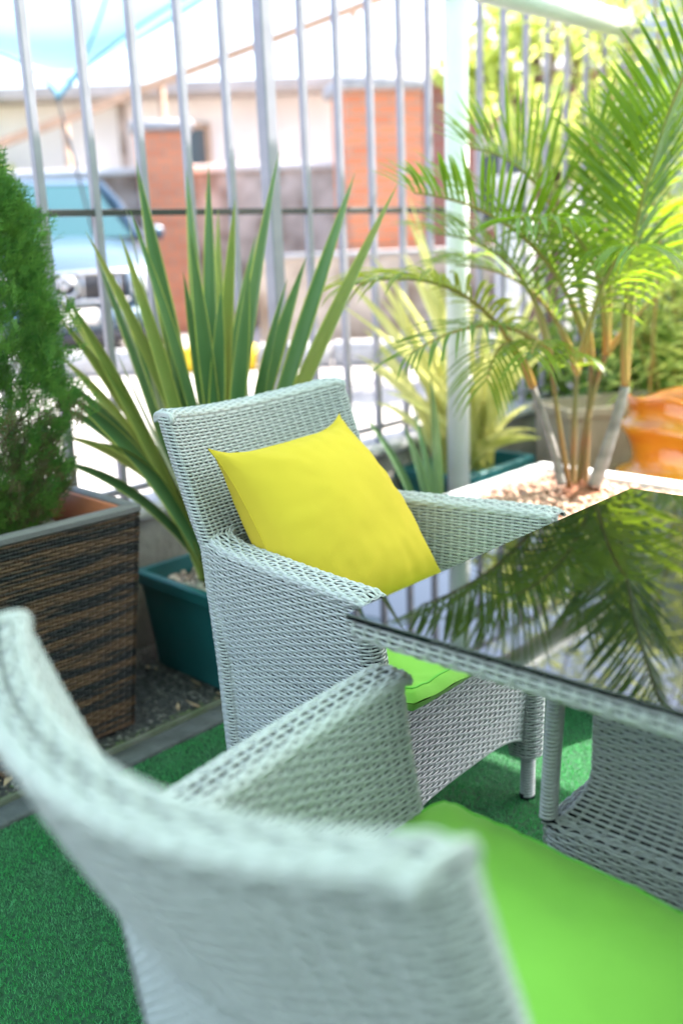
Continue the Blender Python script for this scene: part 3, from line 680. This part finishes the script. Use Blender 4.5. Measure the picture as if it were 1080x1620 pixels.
# ------------------------------------------------------------------ white pole and beam with the dining canopy
PX, PY = .434, 3.55
pf = empty('canopy_frame', (PX, PY, 0), 0, 'white round steel pole and beam beside the fence carrying the cloth canopy', 'canopy')
mb = MB(); mb.lathe([(.040, 0), (.040, 2.32)], (0, 0, 0), 28); mb.lathe([(.075, 0), (.075, .012), (.045, .02)], (0, 0, 0), 24); mb.build('pole', [M_WHITE], pf)
zb = 2.0; e = np.array([cos(radians(47)), sin(radians(47))])
mb = MB(); mb.tube([(-e[0]*.06, -e[1]*.06, zb), (e[0]*1.15, e[1]*1.15, zb)], .048, 24); mb.build('beam', [M_WHITE], pf)
# cloth overhead (frame a,n coordinates), corners on posts out of view
CA0, CA1, CN0, CN1, CZ = -4.2, 3.46, -3.0, 2.28, 2.30
n = 40; P = np.zeros((n, n, 3))
for i in range(n):
    for j in range(n):
        u, v = i/(n-1), j/(n-1); q = fr(lerp(CA0, CA1, u), lerp(CN0, CN1, v)); P[i, j] = (q[0]-PX, q[1]-PY, CZ+.25*sin(pi*v)*sin(pi*u)+.02*sin(u*30))
mb = MB(); mb.grid(P); mb.build('cloth', [M_CANOPY], pf)
for a, b in ((CA0, 3.2), ):  # unseen screen, added to block low sky light and deepen contrast
    q0, q1 = fr(CA0, CN0), fr(3.0, CN0); mb = MB(); mb.loft([[(q0[0]-PX, q0[1]-PY, z), (q1[0]-PX, q1[1]-PY, z), (q1[0]-PX-.02, q1[1]-PY+.02, z), (q0[0]-PX-.02, q0[1]-PY+.02, z)] for z in (.03, CZ-.05)]); mb.build('sky_blocker', [mat('blocker_cloth', (.22, .18, .15), .9, var=.1)], pf, smooth=False)
for (a, b) in ((CA0, CN0), (CA0, CN1), (CA1, CN0)):
    q = fr(a, b); mb = MB(); mb.lathe([(.04, 0), (.04, CZ)], (q[0]-PX, q[1]-PY, 0), 16); mb.build('pole', [M_WHITE], pf)

# ------------------------------------------------------------------ metal fence
F0 = np.array([-.770, 2.80]); FD = np.array([cos(radians(47.4)), sin(radians(47.4))])
fence = empty('bar_fence', (F0[0], F0[1], .44), radians(47.4), 'tall grey metal bar fence standing on the low concrete wall', 'fence')
dB = .1713
barme = None
for i in range(-4, 20):
    if i == 5: continue
    if barme is None:
        mb = MB(); mb.box((0, 0, .85), (.023, .023, 1.70), 0, 0, .002); o = mb.build('bar', [M_BAR], fence, smooth=False); barme = o
    else: o = barme.copy(); COL.objects.link(o); o.parent = fence
    o.location = (i*dB, 0, 0)
for i in (5, 19.7):
    mb = MB(); mb.box((i*dB, 0, .88), (.048, .048, 1.76), 0, 0, .004); mb.build('post', [M_BAR], fence, smooth=False)
for z in (.865, 1.695, .06):
    mb = MB(); mb.box((1.4, 0.0, z), (4.6, .018, .019), 0, 0, .002); mb.build('rail', [mat('rail_paint', (.03, .032, .035), .25) if z == .865 else M_BAR], fence, smooth=False)

exec_bg = True
# ------------------------------------------------------------------ background across the road
def bush(name, label, cat, c, rads, n, leaf, m, group=None, stem=True, seed=1, parent_stem=M_BARK):
    """shrub of lance leaves in several clumps with gaps"""
    r_ = np.random.default_rng(seed); root = empty(name, tuple(c), 0, label, cat, group); mb = MB(); st = MB()
    cl = [(r_.uniform(-1, 1, 3)*np.array(rads)*.75+np.array([0, 0, rads[2]]), r_.uniform(.22, .48)*min(rads)) for _ in range(14)]
    for cc, rr in cl: st.tube([(0, 0, 0), tuple(cc*np.array([.5, .5, .5])), tuple(cc)], [.012, .008, .003], 5)
    Vs = []
    for k in range(n):
        cc, rr = cl[r_.integers(len(cl))]; d = r_.normal(0, 1, 3); d /= np.linalg.norm(d); p = cc+d*rr*r_.uniform(.4, 1.3)
        o = d*.6+r_.normal(0, .5, 3); o[2] -= .25; o /= np.linalg.norm(o); s = np.cross(o, r_.normal(0, 1, 3)); s /= np.linalg.norm(s)+1e-9
        l = leaf[0]*r_.uniform(.6, 1.3); w_ = leaf[1]*r_.uniform(.7, 1.2)
        Vs.append([p, p+o*l*.4+s*w_/2, p+o*l, p+o*l*.4-s*w_/2])
    V = np.array(Vs); mb.quads(V.reshape(-1, 3), np.arange(4*n).reshape(n, 4)); mb.build('foliage', [m], root, smooth=False)
    st.build('stem', [parent_stem], root); return root
# bright bamboo behind the palm on the right
def bamboo(name, label, c, hgt, spread, culms, leaves, seed):
    r_ = np.random.default_rng(seed); root = empty(name, tuple(c), 0, label, 'bamboo', 'bamboo clumps behind the palm'); cu = MB(); Vs = []
    for k in range(culms):
        a = r_.uniform(0, 2*pi); b0 = np.array([r_.uniform(-.5, .5)*spread, r_.uniform(-.3, .3)*spread, 0]); top = b0+np.array([cos(a)*spread*.7, sin(a)*spread*.4, hgt*r_.uniform(.75, 1.05)])
        mid = (b0+top)/2+np.array([0, 0, hgt*.12]); pts = [(1-t)**2*b0+2*t*(1-t)*mid+t*t*top for t in np.linspace(0, 1, 12)]; cu.tube(pts, [.009*(1-.7*i/12) for i in range(12)], 6)
        for j in range(leaves):
            f = r_.uniform(.12, 1); q = f*11; i = min(10, int(q)); p = pts[i]+(pts[i+1]-pts[i])*(q-i); d = r_.normal(0, 1, 3); d[2] = abs(d[2])*.3-.35; d /= np.linalg.norm(d)
            p = p+d*r_.uniform(.02, .24); o = d+r_.normal(0, .35, 3); o[2] -= .3; o /= np.linalg.norm(o); s = np.cross(o, r_.normal(0, 1, 3)); s /= np.linalg.norm(s)+1e-9
            l = r_.uniform(.07, .15); w_ = r_.uniform(.010, .018); Vs.append([p, p+o*l*.35+s*w_/2, p+o*l, p+o*l*.35-s*w_/2])
    cu.build('culm', [M_RACH], root); V = np.array(Vs); n = len(V); mb = MB(); mb.quads(V.reshape(-1, 3), np.arange(4*n).reshape(n, 4)); mb.build('foliage', [M_BAMB], root, smooth=False)
bamboo('bamboo', 'sunlit yellow-green bamboo rising at the right edge above the palm', (1.85, 4.55, 0), 3.3, .85, 22, 260, 3)
bamboo('bamboo', 'lower bamboo clump with bright leaves behind the orange pot', (1.55, 4.15, 0), 1.5, .6, 14, 170, 4)
# yellow variegated plant behind the pole, in a teal tub
vt = trough('plant_tub', 'teal plastic tub of the yellow striped plant behind the white pole', (.50, 3.86), .5, .34, .34, M_TEAL, radians(47))
def vari():
    B = np.array([.50, 3.86, .30]); root = empty('striped_leaf_plant', tuple(B), 0, 'yellow and green striped sword-leaf plant fanning out behind the white pole', 'plant'); mb = MB()
    tips = [(545,440,3.6),(640,330,3.9),(585,420,3.7),(600,470,3.6),(640,400,3.9),(560,560,3.6),(575,520,3.8),(690,440,3.9),(665,500,3.7),(640,470,3.8),(700,400,4.0),(770,430,4.0),(830,500,3.9),(860,560,3.8),(810,460,3.9),(790,520,3.7),(840,640,3.6),(870,480,4.0),(750,470,3.9),(735,500,3.7),(610,620,3.5),(820,560,3.8),(770,560,3.6),(650,560,3.6),(690,560,3.7),(850,680,3.55),(800,600,3.9),(625,540,3.9),(760,520,3.8),(845,520,3.7)]
    tips += [(x+rng.uniform(-35, 35), y+rng.uniform(-40, 60), Y+rng.uniform(-.15, .15)) for x, y, Y in tips]
    for i, (x, y, Y) in enumerate(tips):
        tip = at(x, y, Y); b0 = B+np.array([rng.uniform(-.10, .10), rng.uniform(-.05, .05), 0]); d = tip-b0
        blade(mb, b0, b0+d*.5+np.array([-d[0]*.12, 0, .10]), tip, rng.uniform(.022, .040), 0, 12, (rng.uniform(-.4, .4), -1, .3), .4, None, 1)
    mb.build('foliage', [M_VARI, M_PHORM2], root).matrix_parent_inverse = Matrix.Translation(tuple(-B))
vari()
# small dark green sprouts near the pole base
def sprout():
    B = np.array([.335, 3.25, 0]); root = empty('young_plant', tuple(B), 0, 'young dark green plant with few pointed leaves right of the pillow', 'plant'); mb = MB()
    for (x, y, Y, w_) in ((680, 590, 3.1, .035), (636, 668, 3.1, .03), (638, 680, 3.3, .026), (668, 690, 3.3, .02), (560, 640, 3.2, .026), (652, 640, 3.4, .02)):
        tip = at(x, y, Y); blade(mb, B, (B+tip)/2+np.array([(B[0]-tip[0])*.2, 0, .12]), tip, w_, 0, 12, (.2, -1, .8), .4)
    mb.build('foliage', [M_PHORM], root).matrix_parent_inverse = Matrix.Translation(tuple(-B))
sprout()
# rocks in the sunny strip
def rock(c, r, label, seed):
    r_ = np.random.default_rng(seed); mb = MB(); rings = []
    for i in range(9):
        th = pi*(i+.001)/8.002; rings.append([tuple(np.array(c)+np.array([r*sin(th)*cos(a), r*.8*sin(th)*sin(a), r*.55*cos(th)])*(1+.22*noise.noise(Vector((3*sin(th)*cos(a), 3*sin(th)*sin(a), 3*cos(th)+seed))))) for a in np.linspace(0, 2*pi, 15)[:-1]])
    mb.loft(rings); o = mb.build('rock', [M_WCON]); tag(o, label, 'rock', 'pale rocks by the pole')
rock((.22, 3.45, .08), .11, 'pale rock on the ground between the pillow and the white pole', 1)
rock((.62, 3.45, .07), .10, 'pale rock right behind the white planter beside the pole', 2)
rock((.32, 3.75, .07), .12, 'pale rock behind the others at the foot of the wall', 5)
# orange glazed pot
def orange_pot():
    c = (1.30, 3.62, 0); root = empty('glazed_pot', c, 0, 'orange glazed pot with a wavy rippled rim behind the white planter', 'pot')
    wob = lambda a, z: .006*sin(3*a+z*10)*(z > .1)
    prof = [(.16, 0), (.20, .04), (.225, .14), (.245, .24), (.262, .295), (.268, .315), (.262, .332), (.238, .342), (.212, .352), (.205, .385), (.214, .43), (.232, .465), (.246, .485), (.250, .50), (.243, .512), (.226, .520), (.220, .54), (.226, .575), (.232, .60), (.228, .606), (.216, .602), (.205, .56), (.19, .48)]
    mb = MB(); n = 64; rings = []
    for r, z in prof:
        rings.append([((r+wob(2*pi*k/n, z))*cos(2*pi*k/n), (r+wob(2*pi*k/n, z))*sin(2*pi*k/n), z+(.020*sin(2*(2*pi*k/n)+.6)+.010*sin(5*2*pi*k/n))*(max(0, z-.2)/.4)) for k in range(n)])
    mb.loft(rings); mb.build('bowl', [M_ORANGE], root)
    mb = MB(); mb.lathe([(.175, .50), (.001, .505)], (0, 0, 0), 24); mb.build('potting_soil', [M_SOIL], root)
orange_pot()
# plain tan planter and red crate glimpsed behind the trunks
M_TAN = mat('tan_stone', (.42, .33, .24), .9, col2=(.30, .24, .17), vscale=6, bump=.4)
tp = trough('stone_planter', 'plain tan stone planter glimpsed behind the palm trunks', (1.12, 4.12), .55, .30, .52, M_TAN, radians(20), taper=.9)
mb = MB()
for z in (.05, .13, .21): 
    for sy in (-1, 1): mb.box((0, sy*.13, z), (.34, .012, .06), 0, 0, .002)
    for sx in (-1, 1): mb.box((sx*.164, 0, z), (.012, .248, .06), 0, 0, .002)
for sx in (-1, 1):
    for sy in (-1, 1): mb.box((sx*.15, sy*.115, .13), (.02, .02, .26))
o = mb.build('slatted_crate', [mat('red_wood', (.25, .07, .04), .7, var=.2)]); o.location = (.86, 3.62, 0); o.rotation_euler = (0, 0, radians(40)); tag(o, 'dark red slatted wooden crate between the pole and the palm', 'crate')
# gate pillar where the fence ends
mb = MB(); mb.box((0, 0, 1.2), (.40, .40, 2.4), 0, 0, .01); mb.box((0, 0, 2.43), (.48, .48, .06), 0, 0, .01)
o = mb.build('gate_pillar', [M_LAV]); o.location = (1.78, 5.12, 0); o.rotation_euler = (0, 0, radians(47)); tag(o, 'lavender grey rendered pillar where the metal fence ends at the right', 'pillar')

# painted kerb
ky = 7.3
for i in range(13):
    x0 = -3.6+i*.55; mb = MB(); mb.box((0, 0, .09), (.535, .16, .18), 0, 0, .015); o = mb.build('kerb_block', [M_YKERB if i == 5 else M_COPE])
    o.location = (x0, ky+.02*i, .30); tag(o, 'yellow painted kerb block across the road' if i == 5 else 'bare grey kerb block across the road, '+('leftmost of the row', 'second from the left', 'third from the left', 'fourth from the left', 'touching the yellow block on its left', '', 'touching the yellow block on its right', 'sixth from the right', 'fifth from the right', 'fourth from the right', 'third from the right', 'second from the right', 'rightmost of the row')[i], 'kerb block', 'kerb blocks across the road')
# parked car
def car():
    root = empty('parked_car', (-2.08, 7.9, .30), radians(20), 'pale blue silver car parked beyond the fence facing the camera', 'car')
    # local: front at y=0 pointing -y; body runs to y=4.3
    st = [(0.0,.60,.34,.62),(.06,.74,.26,.74),(.25,.82,.22,.84),(.7,.86,.20,.93),(1.15,.88,.20,1.0),(2.2,.90,.20,1.02),(3.4,.89,.22,1.02),(4.1,.84,.28,.98),(4.3,.74,.36,.80)]
    def ring(y, hw, z0, z1, n=9):
        o = []
        top = [(-hw, (z0+z1)/2), (-hw*.99, z0+(z1-z0)*.8), (-hw*.93, z0+(z1-z0)*.93), (-hw*.7, z1-.01), (-hw*.3, z1+.012), (hw*.3, z1+.012), (hw*.7, z1-.01), (hw*.93, z0+(z1-z0)*.93), (hw*.99, z0+(z1-z0)*.8), (hw, (z0+z1)/2), (hw*.97, z0+.05), (hw*.85, z0), (-hw*.85, z0), (-hw*.97, z0+.05)]
        return [(x, y, z) for x, z in top]
    mb = MB(); mb.loft([ring(*s) for s in st]); 
    mb.loft([[(-.62, 2.0, 1.50), (.62, 2.0, 1.50), (.62, 3.1, 1.50), (-.62, 3.1, 1.50)], [(-.56, 2.1, 1.545), (.56, 2.1, 1.545), (.56, 3.0, 1.545), (-.56, 3.0, 1.545)]])
    for sx in (-1, 1):
        mb.tube([(sx*.80, 1.12, .99), (sx*.72, 1.6, 1.30), (sx*.62, 2.0, 1.50)], .035, 6); mb.tube([(sx*.62, 2.0, 1.50), (sx*.62, 3.1, 1.50), (sx*.78, 4.0, 1.0)], .035, 6); mb.tube([(sx*.80, 2.4, 1.0), (sx*.63, 2.5, 1.50)], .03, 6)
    mb.build('body', [M_CARB], root, auto=50)
    mb = MB(); mb.add([(-.78, 1.14, 1.0), (.78, 1.14, 1.0), (.61, 2.0, 1.49), (-.61, 2.0, 1.49)], [(0, 1, 2, 3)]); mb.build('windscreen', [M_CARG], root)
    for sx in (-1, 1): mb = MB(); mb.add([(sx*.81, 1.2, 1.0), (sx*.62, 2.0, 1.48), (sx*.62, 3.1, 1.48), (sx*.80, 3.95, 1.0)], [(0, 1, 2, 3)]); mb.build('side_window', [M_CARG], root)
    mb = MB(); mb.box((0, -.012, .62), (.98, .05, .22), 0, 0, .02); gr = mb.build('grille', [M_DARK], root)
    mb = MB()
    for k in range(7): mb.box((-.42+.14*k, -.045, .62), (.014, .02, .19))
    for z in (.73, .51): mb.box((0, -.045, z), (1.0, .03, .03), 0, 0, .008)
    mb.build('grille_bars', [M_CHROME], gr)
    mb = MB(); mb.tube([(.10*cos(a), -.075, .62+.075*sin(a)) for a in np.linspace(0, 2*pi, 25)], .013, 6, cap=False); mb.tube([(0, -.07, .62), (.06, -.07, .66)], .012, 6); mb.tube([(0, -.07, .62), (-.06, -.07, .66)], .012, 6); mb.build('emblem', [M_CHROME], gr)
    for sx in (-1, 1):
        mb = MB(); mb.loft([[(sx*.52, .0, .54), (sx*.52, .0, .72), (sx*.70, .04, .74), (sx*.70, .06, .58)], [(sx*.52, -.03, .56), (sx*.52, -.03, .70), (sx*.72, .02, .72), (sx*.72, .04, .60)], ]); mb.box((sx*.66, .02, .64), (.24, .10, .15), sx*.35, 0, .03); mb.build('headlight', [M_LAMP], root)
        mb = MB(); mb.box((sx*.98, 1.35, 1.03), (.18, .09, .13), 0, 0, .03); mb.build('mirror', [M_CARB], root)
        for y in (.78, 3.45):
            mb = MB(); mb.tube([(sx*.70, y, .32), (sx*.90, y, .32)], .32, 24); wh = mb.build('wheel', [M_RUB], root)
            mb = MB(); mb.tube([(sx*.895, y, .32), (sx*.915, y, .32)], .20, 16); mb.build('rim', [M_CHROME], wh)
    mb = MB(); mb.box((0, -.03, .36), (1.50, .16, .20), 0, 0, .05); mb.build('bumper', [M_CARB], root, auto=50)
    mb = MB(); mb.box((0, -.115, .40), (.46, .012, .11), 0, 0, .004); mb.build('number_plate', [M_PLATE], root)
    mb = MB(); mb.box((0, -.09, .24), (1.3, .06, .10), 0, 0, .02); mb.build('air_dam', [M_DARK], root)
car()
# far boundary wall and brick pillars
def pillar(x, y, Y, wpx, ztop_, label):
    p = at(x, y, Y); W_ = wpx/FPX*Y; mb = MB(); mb.box((0, 0, (ztop_-.3)/2), (W_*.9, W_*.8, ztop_-.3)); root = empty('brick_pillar', (p[0], Y, .30), radians(12), label, 'pillar', 'orange brick pillars'); mb.build('shaft', [M_BRICK], root, smooth=False)
    mb = MB(); mb.box((0, 0, ztop_-.3+.05), (W_*1.08, W_*.98, .10), 0, 0, .015); mb.build('cap', [M_COPE], root)
pillar(268, 380, 11.0, 84, at(268, 210, 11)[2], 'narrower orange brick pillar at left, behind the car bonnet')
pillar(600, 380, 8.8, 124, at(600, 150, 8.8)[2], 'large orange brick pillar in the middle, behind the fence')
zt = at(450, 262, 10.5)[2]
mb = MB(); mb.box((-.2, 11.3, (zt+.3)/2), (9.0, .25, zt-.3), radians(3)); w2 = mb.build('boundary_wall', [M_WALLB], smooth=False); tag(w2, 'stained brown masonry wall running between the orange brick pillars', 'wall', kind='thing')
mb = MB(); mb.box((-.2, 11.3, zt+.04), (9.1, .34, .08), radians(3), 0, .01); mb.build('coping', [M_WALLW], w2)
mb = MB(); mb.box((0, 0, .385), (2.3, .22, .77)); o = mb.build('low_wall', [M_WALLB], smooth=False); o.location = (.55, 8.2, .3); o.rotation_euler = (0, 0, radians(4)); tag(o, 'low brown wall in front of the large orange brick pillar', 'wall', kind='thing')
mb = MB(); mb.box((0, 0, .79), (2.34, .28, .04), 0, 0, .008); mb.build('coping', [M_COPE], o)
# low shed with a long timber eave rising to the right
def shed():
    root = empty('shed', (-4.2, 15, .30), 0, 'low pale building beyond the wall under a long sloping timber eave', 'building'); inv = Matrix.Translation((4.2, -15, -.30))
    a = at(90, 192, 13); b = at(560, 12, 13); mb = MB(); d = (b-a)/np.linalg.norm(b-a)
    n_ = np.array([0, 1, 0]); u = np.cross(n_, d)*-1; 
    def beam(p, q, h_, t_):
        mb.loft([[p+u*h_/2, p-u*h_/2, p-u*h_/2+n_*t_, p+u*h_/2+n_*t_], [q+u*h_/2, q-u*h_/2, q-u*h_/2+n_*t_, q+u*h_/2+n_*t_]])
    beam(a-d*1.0, b+d*.6, .10, .08); mb.build('eave_board', [M_WOOD], root, smooth=False).matrix_parent_inverse = inv
    mb = MB()
    for f in (.02, .35, .68, 1.0):
        p = a+(b-a)*f; mb.tube([p+n_*.1, (p[0], 13.1, .3)], .04, 8)
    mb.build('support', [M_WOOD], root).matrix_parent_inverse = inv
    mb = MB(); mb.box((-3.2, 16.2, 1.75), (9.0, 2, 2.9)); mb.build('wall', [M_WALLW], root, smooth=False).matrix_parent_inverse = inv
    for x, z, ww_, hh in ((-5.9, 2.5, .7, .5), (-2.1, 2.55, .8, .55)):
        mb = MB()
        for sx in (-1, 1): mb.box((x+sx*ww_/2, 15.18, z), (.06, .08, hh+.06)); mb.box((x, 15.18, z+sx*hh/2), (ww_, .08, .06))
        wf = mb.build('window', [M_WOOD], root, smooth=False); wf.matrix_parent_inverse = inv
        mb = MB(); mb.box((x, 15.19, z), (ww_, .04, hh)); mb.box((x, 15.16, z), (.03, .03, hh)); mb.build('pane', [M_WIN], wf, smooth=False)
    for x in (-5.2, -2.9, .4): mb = MB(); mb.tube([(x, 15.1, .3), (x, 15.1, 3.2)], .05, 8); mb.build('downpipe', [M_WALLB], root).matrix_parent_inverse = inv
    mb = MB(); mb.box((-3.2, 16.0, 3.28), (9.5, 2.8, .14)); mb.build('roof', [M_TIN], root, smooth=False).matrix_parent_inverse = inv
shed()
# house on the right
def house():
    root = empty('house', (3.2, 11.5, .30), 0, 'pink brick house with a brown roof seen through the fence at right', 'house')
    mb = MB(); mb.box((0, 0, 1.15), (4.4, 3, 2.3)); mb.build('wall', [M_BRICKP], root, smooth=False)
    mb = MB(); mb.loft([[(-2.6, -1.9, 2.3), (2.6, -1.9, 2.3), (2.6, 1.9, 2.3), (-2.6, 1.9, 2.3)], [(-2.4, -.1, 3.1), (2.4, -.1, 3.1), (2.4, .1, 3.1), (-2.4, .1, 3.1)]]); mb.build('roof', [M_TIN], root, smooth=False)
    for x in (-1.5, -.4, .8): 
        mb = MB(); mb.box((x, -1.52, 1.35), (.62, .06, .8)); f = mb.build('window', [M_WALLW], root, smooth=False)
        mb = MB(); mb.box((x, -1.56, 1.35), (.5, .03, .68)); mb.build('pane', [M_WIN], f, smooth=False)
house()
# street trees beyond
def tree(label, c, hgt, r, n, seed, m=M_SHRUB):
    r_ = np.random.default_rng(seed); root = empty('tree', tuple(c), 0, label, 'tree', 'trees beyond the road'); mb = MB(); k = []
    mb.tube([(0, 0, 0), (.05, 0, hgt*.35), (0, .05, hgt*.6), (.05, 0, hgt*.9)], [.12, .09, .06, .02], 8)
    for i in range(9):
        a = r_.uniform(0, 2*pi); z = hgt*r_.uniform(.45, .8); e = np.array([cos(a)*r*.75, sin(a)*r*.75, z+r*.4]); mb.tube([(0, 0, z*.8), e*np.array([.5, .5, .95]), e], [.04, .025, .01], 6); k.append((e, r*r_.uniform(.3, .5)))
    k.append((np.array([0, 0, hgt*.9]), r*.5)); mb.build('trunk', [M_BARK], root); Vs = []
    for i in range(n):
        cc, rr = k[r_.integers(len(k))]; d = r_.normal(0, 1, 3); d /= np.linalg.norm(d); p = cc+d*rr*r_.uniform(.3, 1.15)**.7; o = r_.normal(0, 1, 3); o /= np.linalg.norm(o); s = np.cross(o, r_.normal(0, 1, 3)); s /= np.linalg.norm(s)
        l = r_.uniform(.08, .16); Vs.append([p, p+o*l*.5+s*l*.25, p+o*l, p+o*l*.5-s*l*.25])
    V = np.array(Vs); mb = MB(); mb.quads(V.reshape(-1, 3), np.arange(4*n).reshape(n, 4)); mb.build('crown', [m], root, smooth=False)
tree('leafy green tree at the far left behind the car', (-5.2, 14.0, .3), 2.4, .9, 5200, 11, M_BAMB)
tree('tall tree above the pink house at right', (3.4, 10.5, .3), 4.6, 1.0, 2600, 12)
tree('sparse sunlit sapling seen through the bars right of the white pole', (1.35, 6.6, .3), 2.4, .55, 1500, 31, M_BAMB)
tree('tree at the right edge behind the bamboo', (3.6, 7.0, .3), 3.2, 1.2, 7000, 14)
bush('hedge_shrub', 'leafy shrub behind the orange pot at the right edge', 'shrub', (2.25, 5.1, 0), (.7, .5, .65), 5200, (.09, .035), M_SHRUB, 'shrubs at the right', seed=21)
bush('hedge_shrub', 'leafy shrub between the white pole and the palm trunks', 'shrub', (1.25, 4.75, 0), (.5, .35, .42), 3600, (.08, .03), M_SHRUB, 'shrubs at the right', seed=22)
mb = MB(); mb.box((0, 0, .62), (1.5, .18, 1.24), 0, 0, .01); mb.box((0, 0, 1.27), (1.6, .26, .07), 0, 0, .01); o = mb.build('garden_wall', [M_WCON]); o.location = (1.75, 8.2, .3); o.rotation_euler = (0, 0, radians(52)); tag(o, 'short whitewashed wall in full sun right of the white pole', 'wall', kind='thing')
# teal shade sail, top left
def sail():
    Y = 6.5; root = empty('shade_sail', tuple(at(90, 155, Y)), 0, 'teal cloth shade sail stretched above the car at top left', 'shade sail'); o = at(90, 155, Y); inv = Matrix.Translation(tuple(-o))
    A0, C0, B0 = at(92, 157, Y), at(-420, 40, Y-1.0), at(610, -150, Y+1.6); n = 26; mb = MB(); V = []; F = []
    idx = {}
    for i in range(n+1):
        for j in range(n+1-i):
            u, v = i/n, j/n; w_ = 1-u-v; p = A0*w_+C0*u+B0*v; cc = (A0+B0+C0)/3
            k1 = 4*w_*v; k2 = 4*w_*u; k3 = 4*u*v
            e1 = C0-(A0+B0)/2; e2 = B0-(A0+C0)/2; e3 = A0-(B0+C0)/2
            p = p+e1*.13*k1*(1-u)**3+e2*.10*k2*(1-v)**3+e3*.05*k3+np.array([0, .25, -.18])*27*u*v*w_
            idx[i, j] = len(V); V.append(p)
    for i in range(n):
        for j in range(n-i):
            F.append((idx[i, j], idx[i+1, j], idx[i, j+1]))
            if i+j < n-1: F.append((idx[i+1, j], idx[i+1, j+1], idx[i, j+1]))
    mb.add(V, F); mb.build('cloth', [M_SAIL], root).matrix_parent_inverse = inv
    mb = MB(); e = [V[idx[0, j]] for j in range(n+1)]; mb.tube(e, .010, 6); e = [V[idx[i, 0]] for i in range(n+1)]; mb.tube(e, .010, 6); mb.tube([A0*(1-t)+((B0+C0)/2)*t+np.array([0, 0, -.10*sin(pi*t)]) for t in np.linspace(0, 1, 14)], .008, 6); mb.build('hem', [mat('hem', (.03, .16, .24), .7)], root).matrix_parent_inverse = inv
    mb = MB(); p = at(92, 157, Y); mb.tube([p, p+np.array([.04, .5, -.9])], .008, 6); mb.build('guy_rope', [M_DARK], root).matrix_parent_inverse = inv
sail()
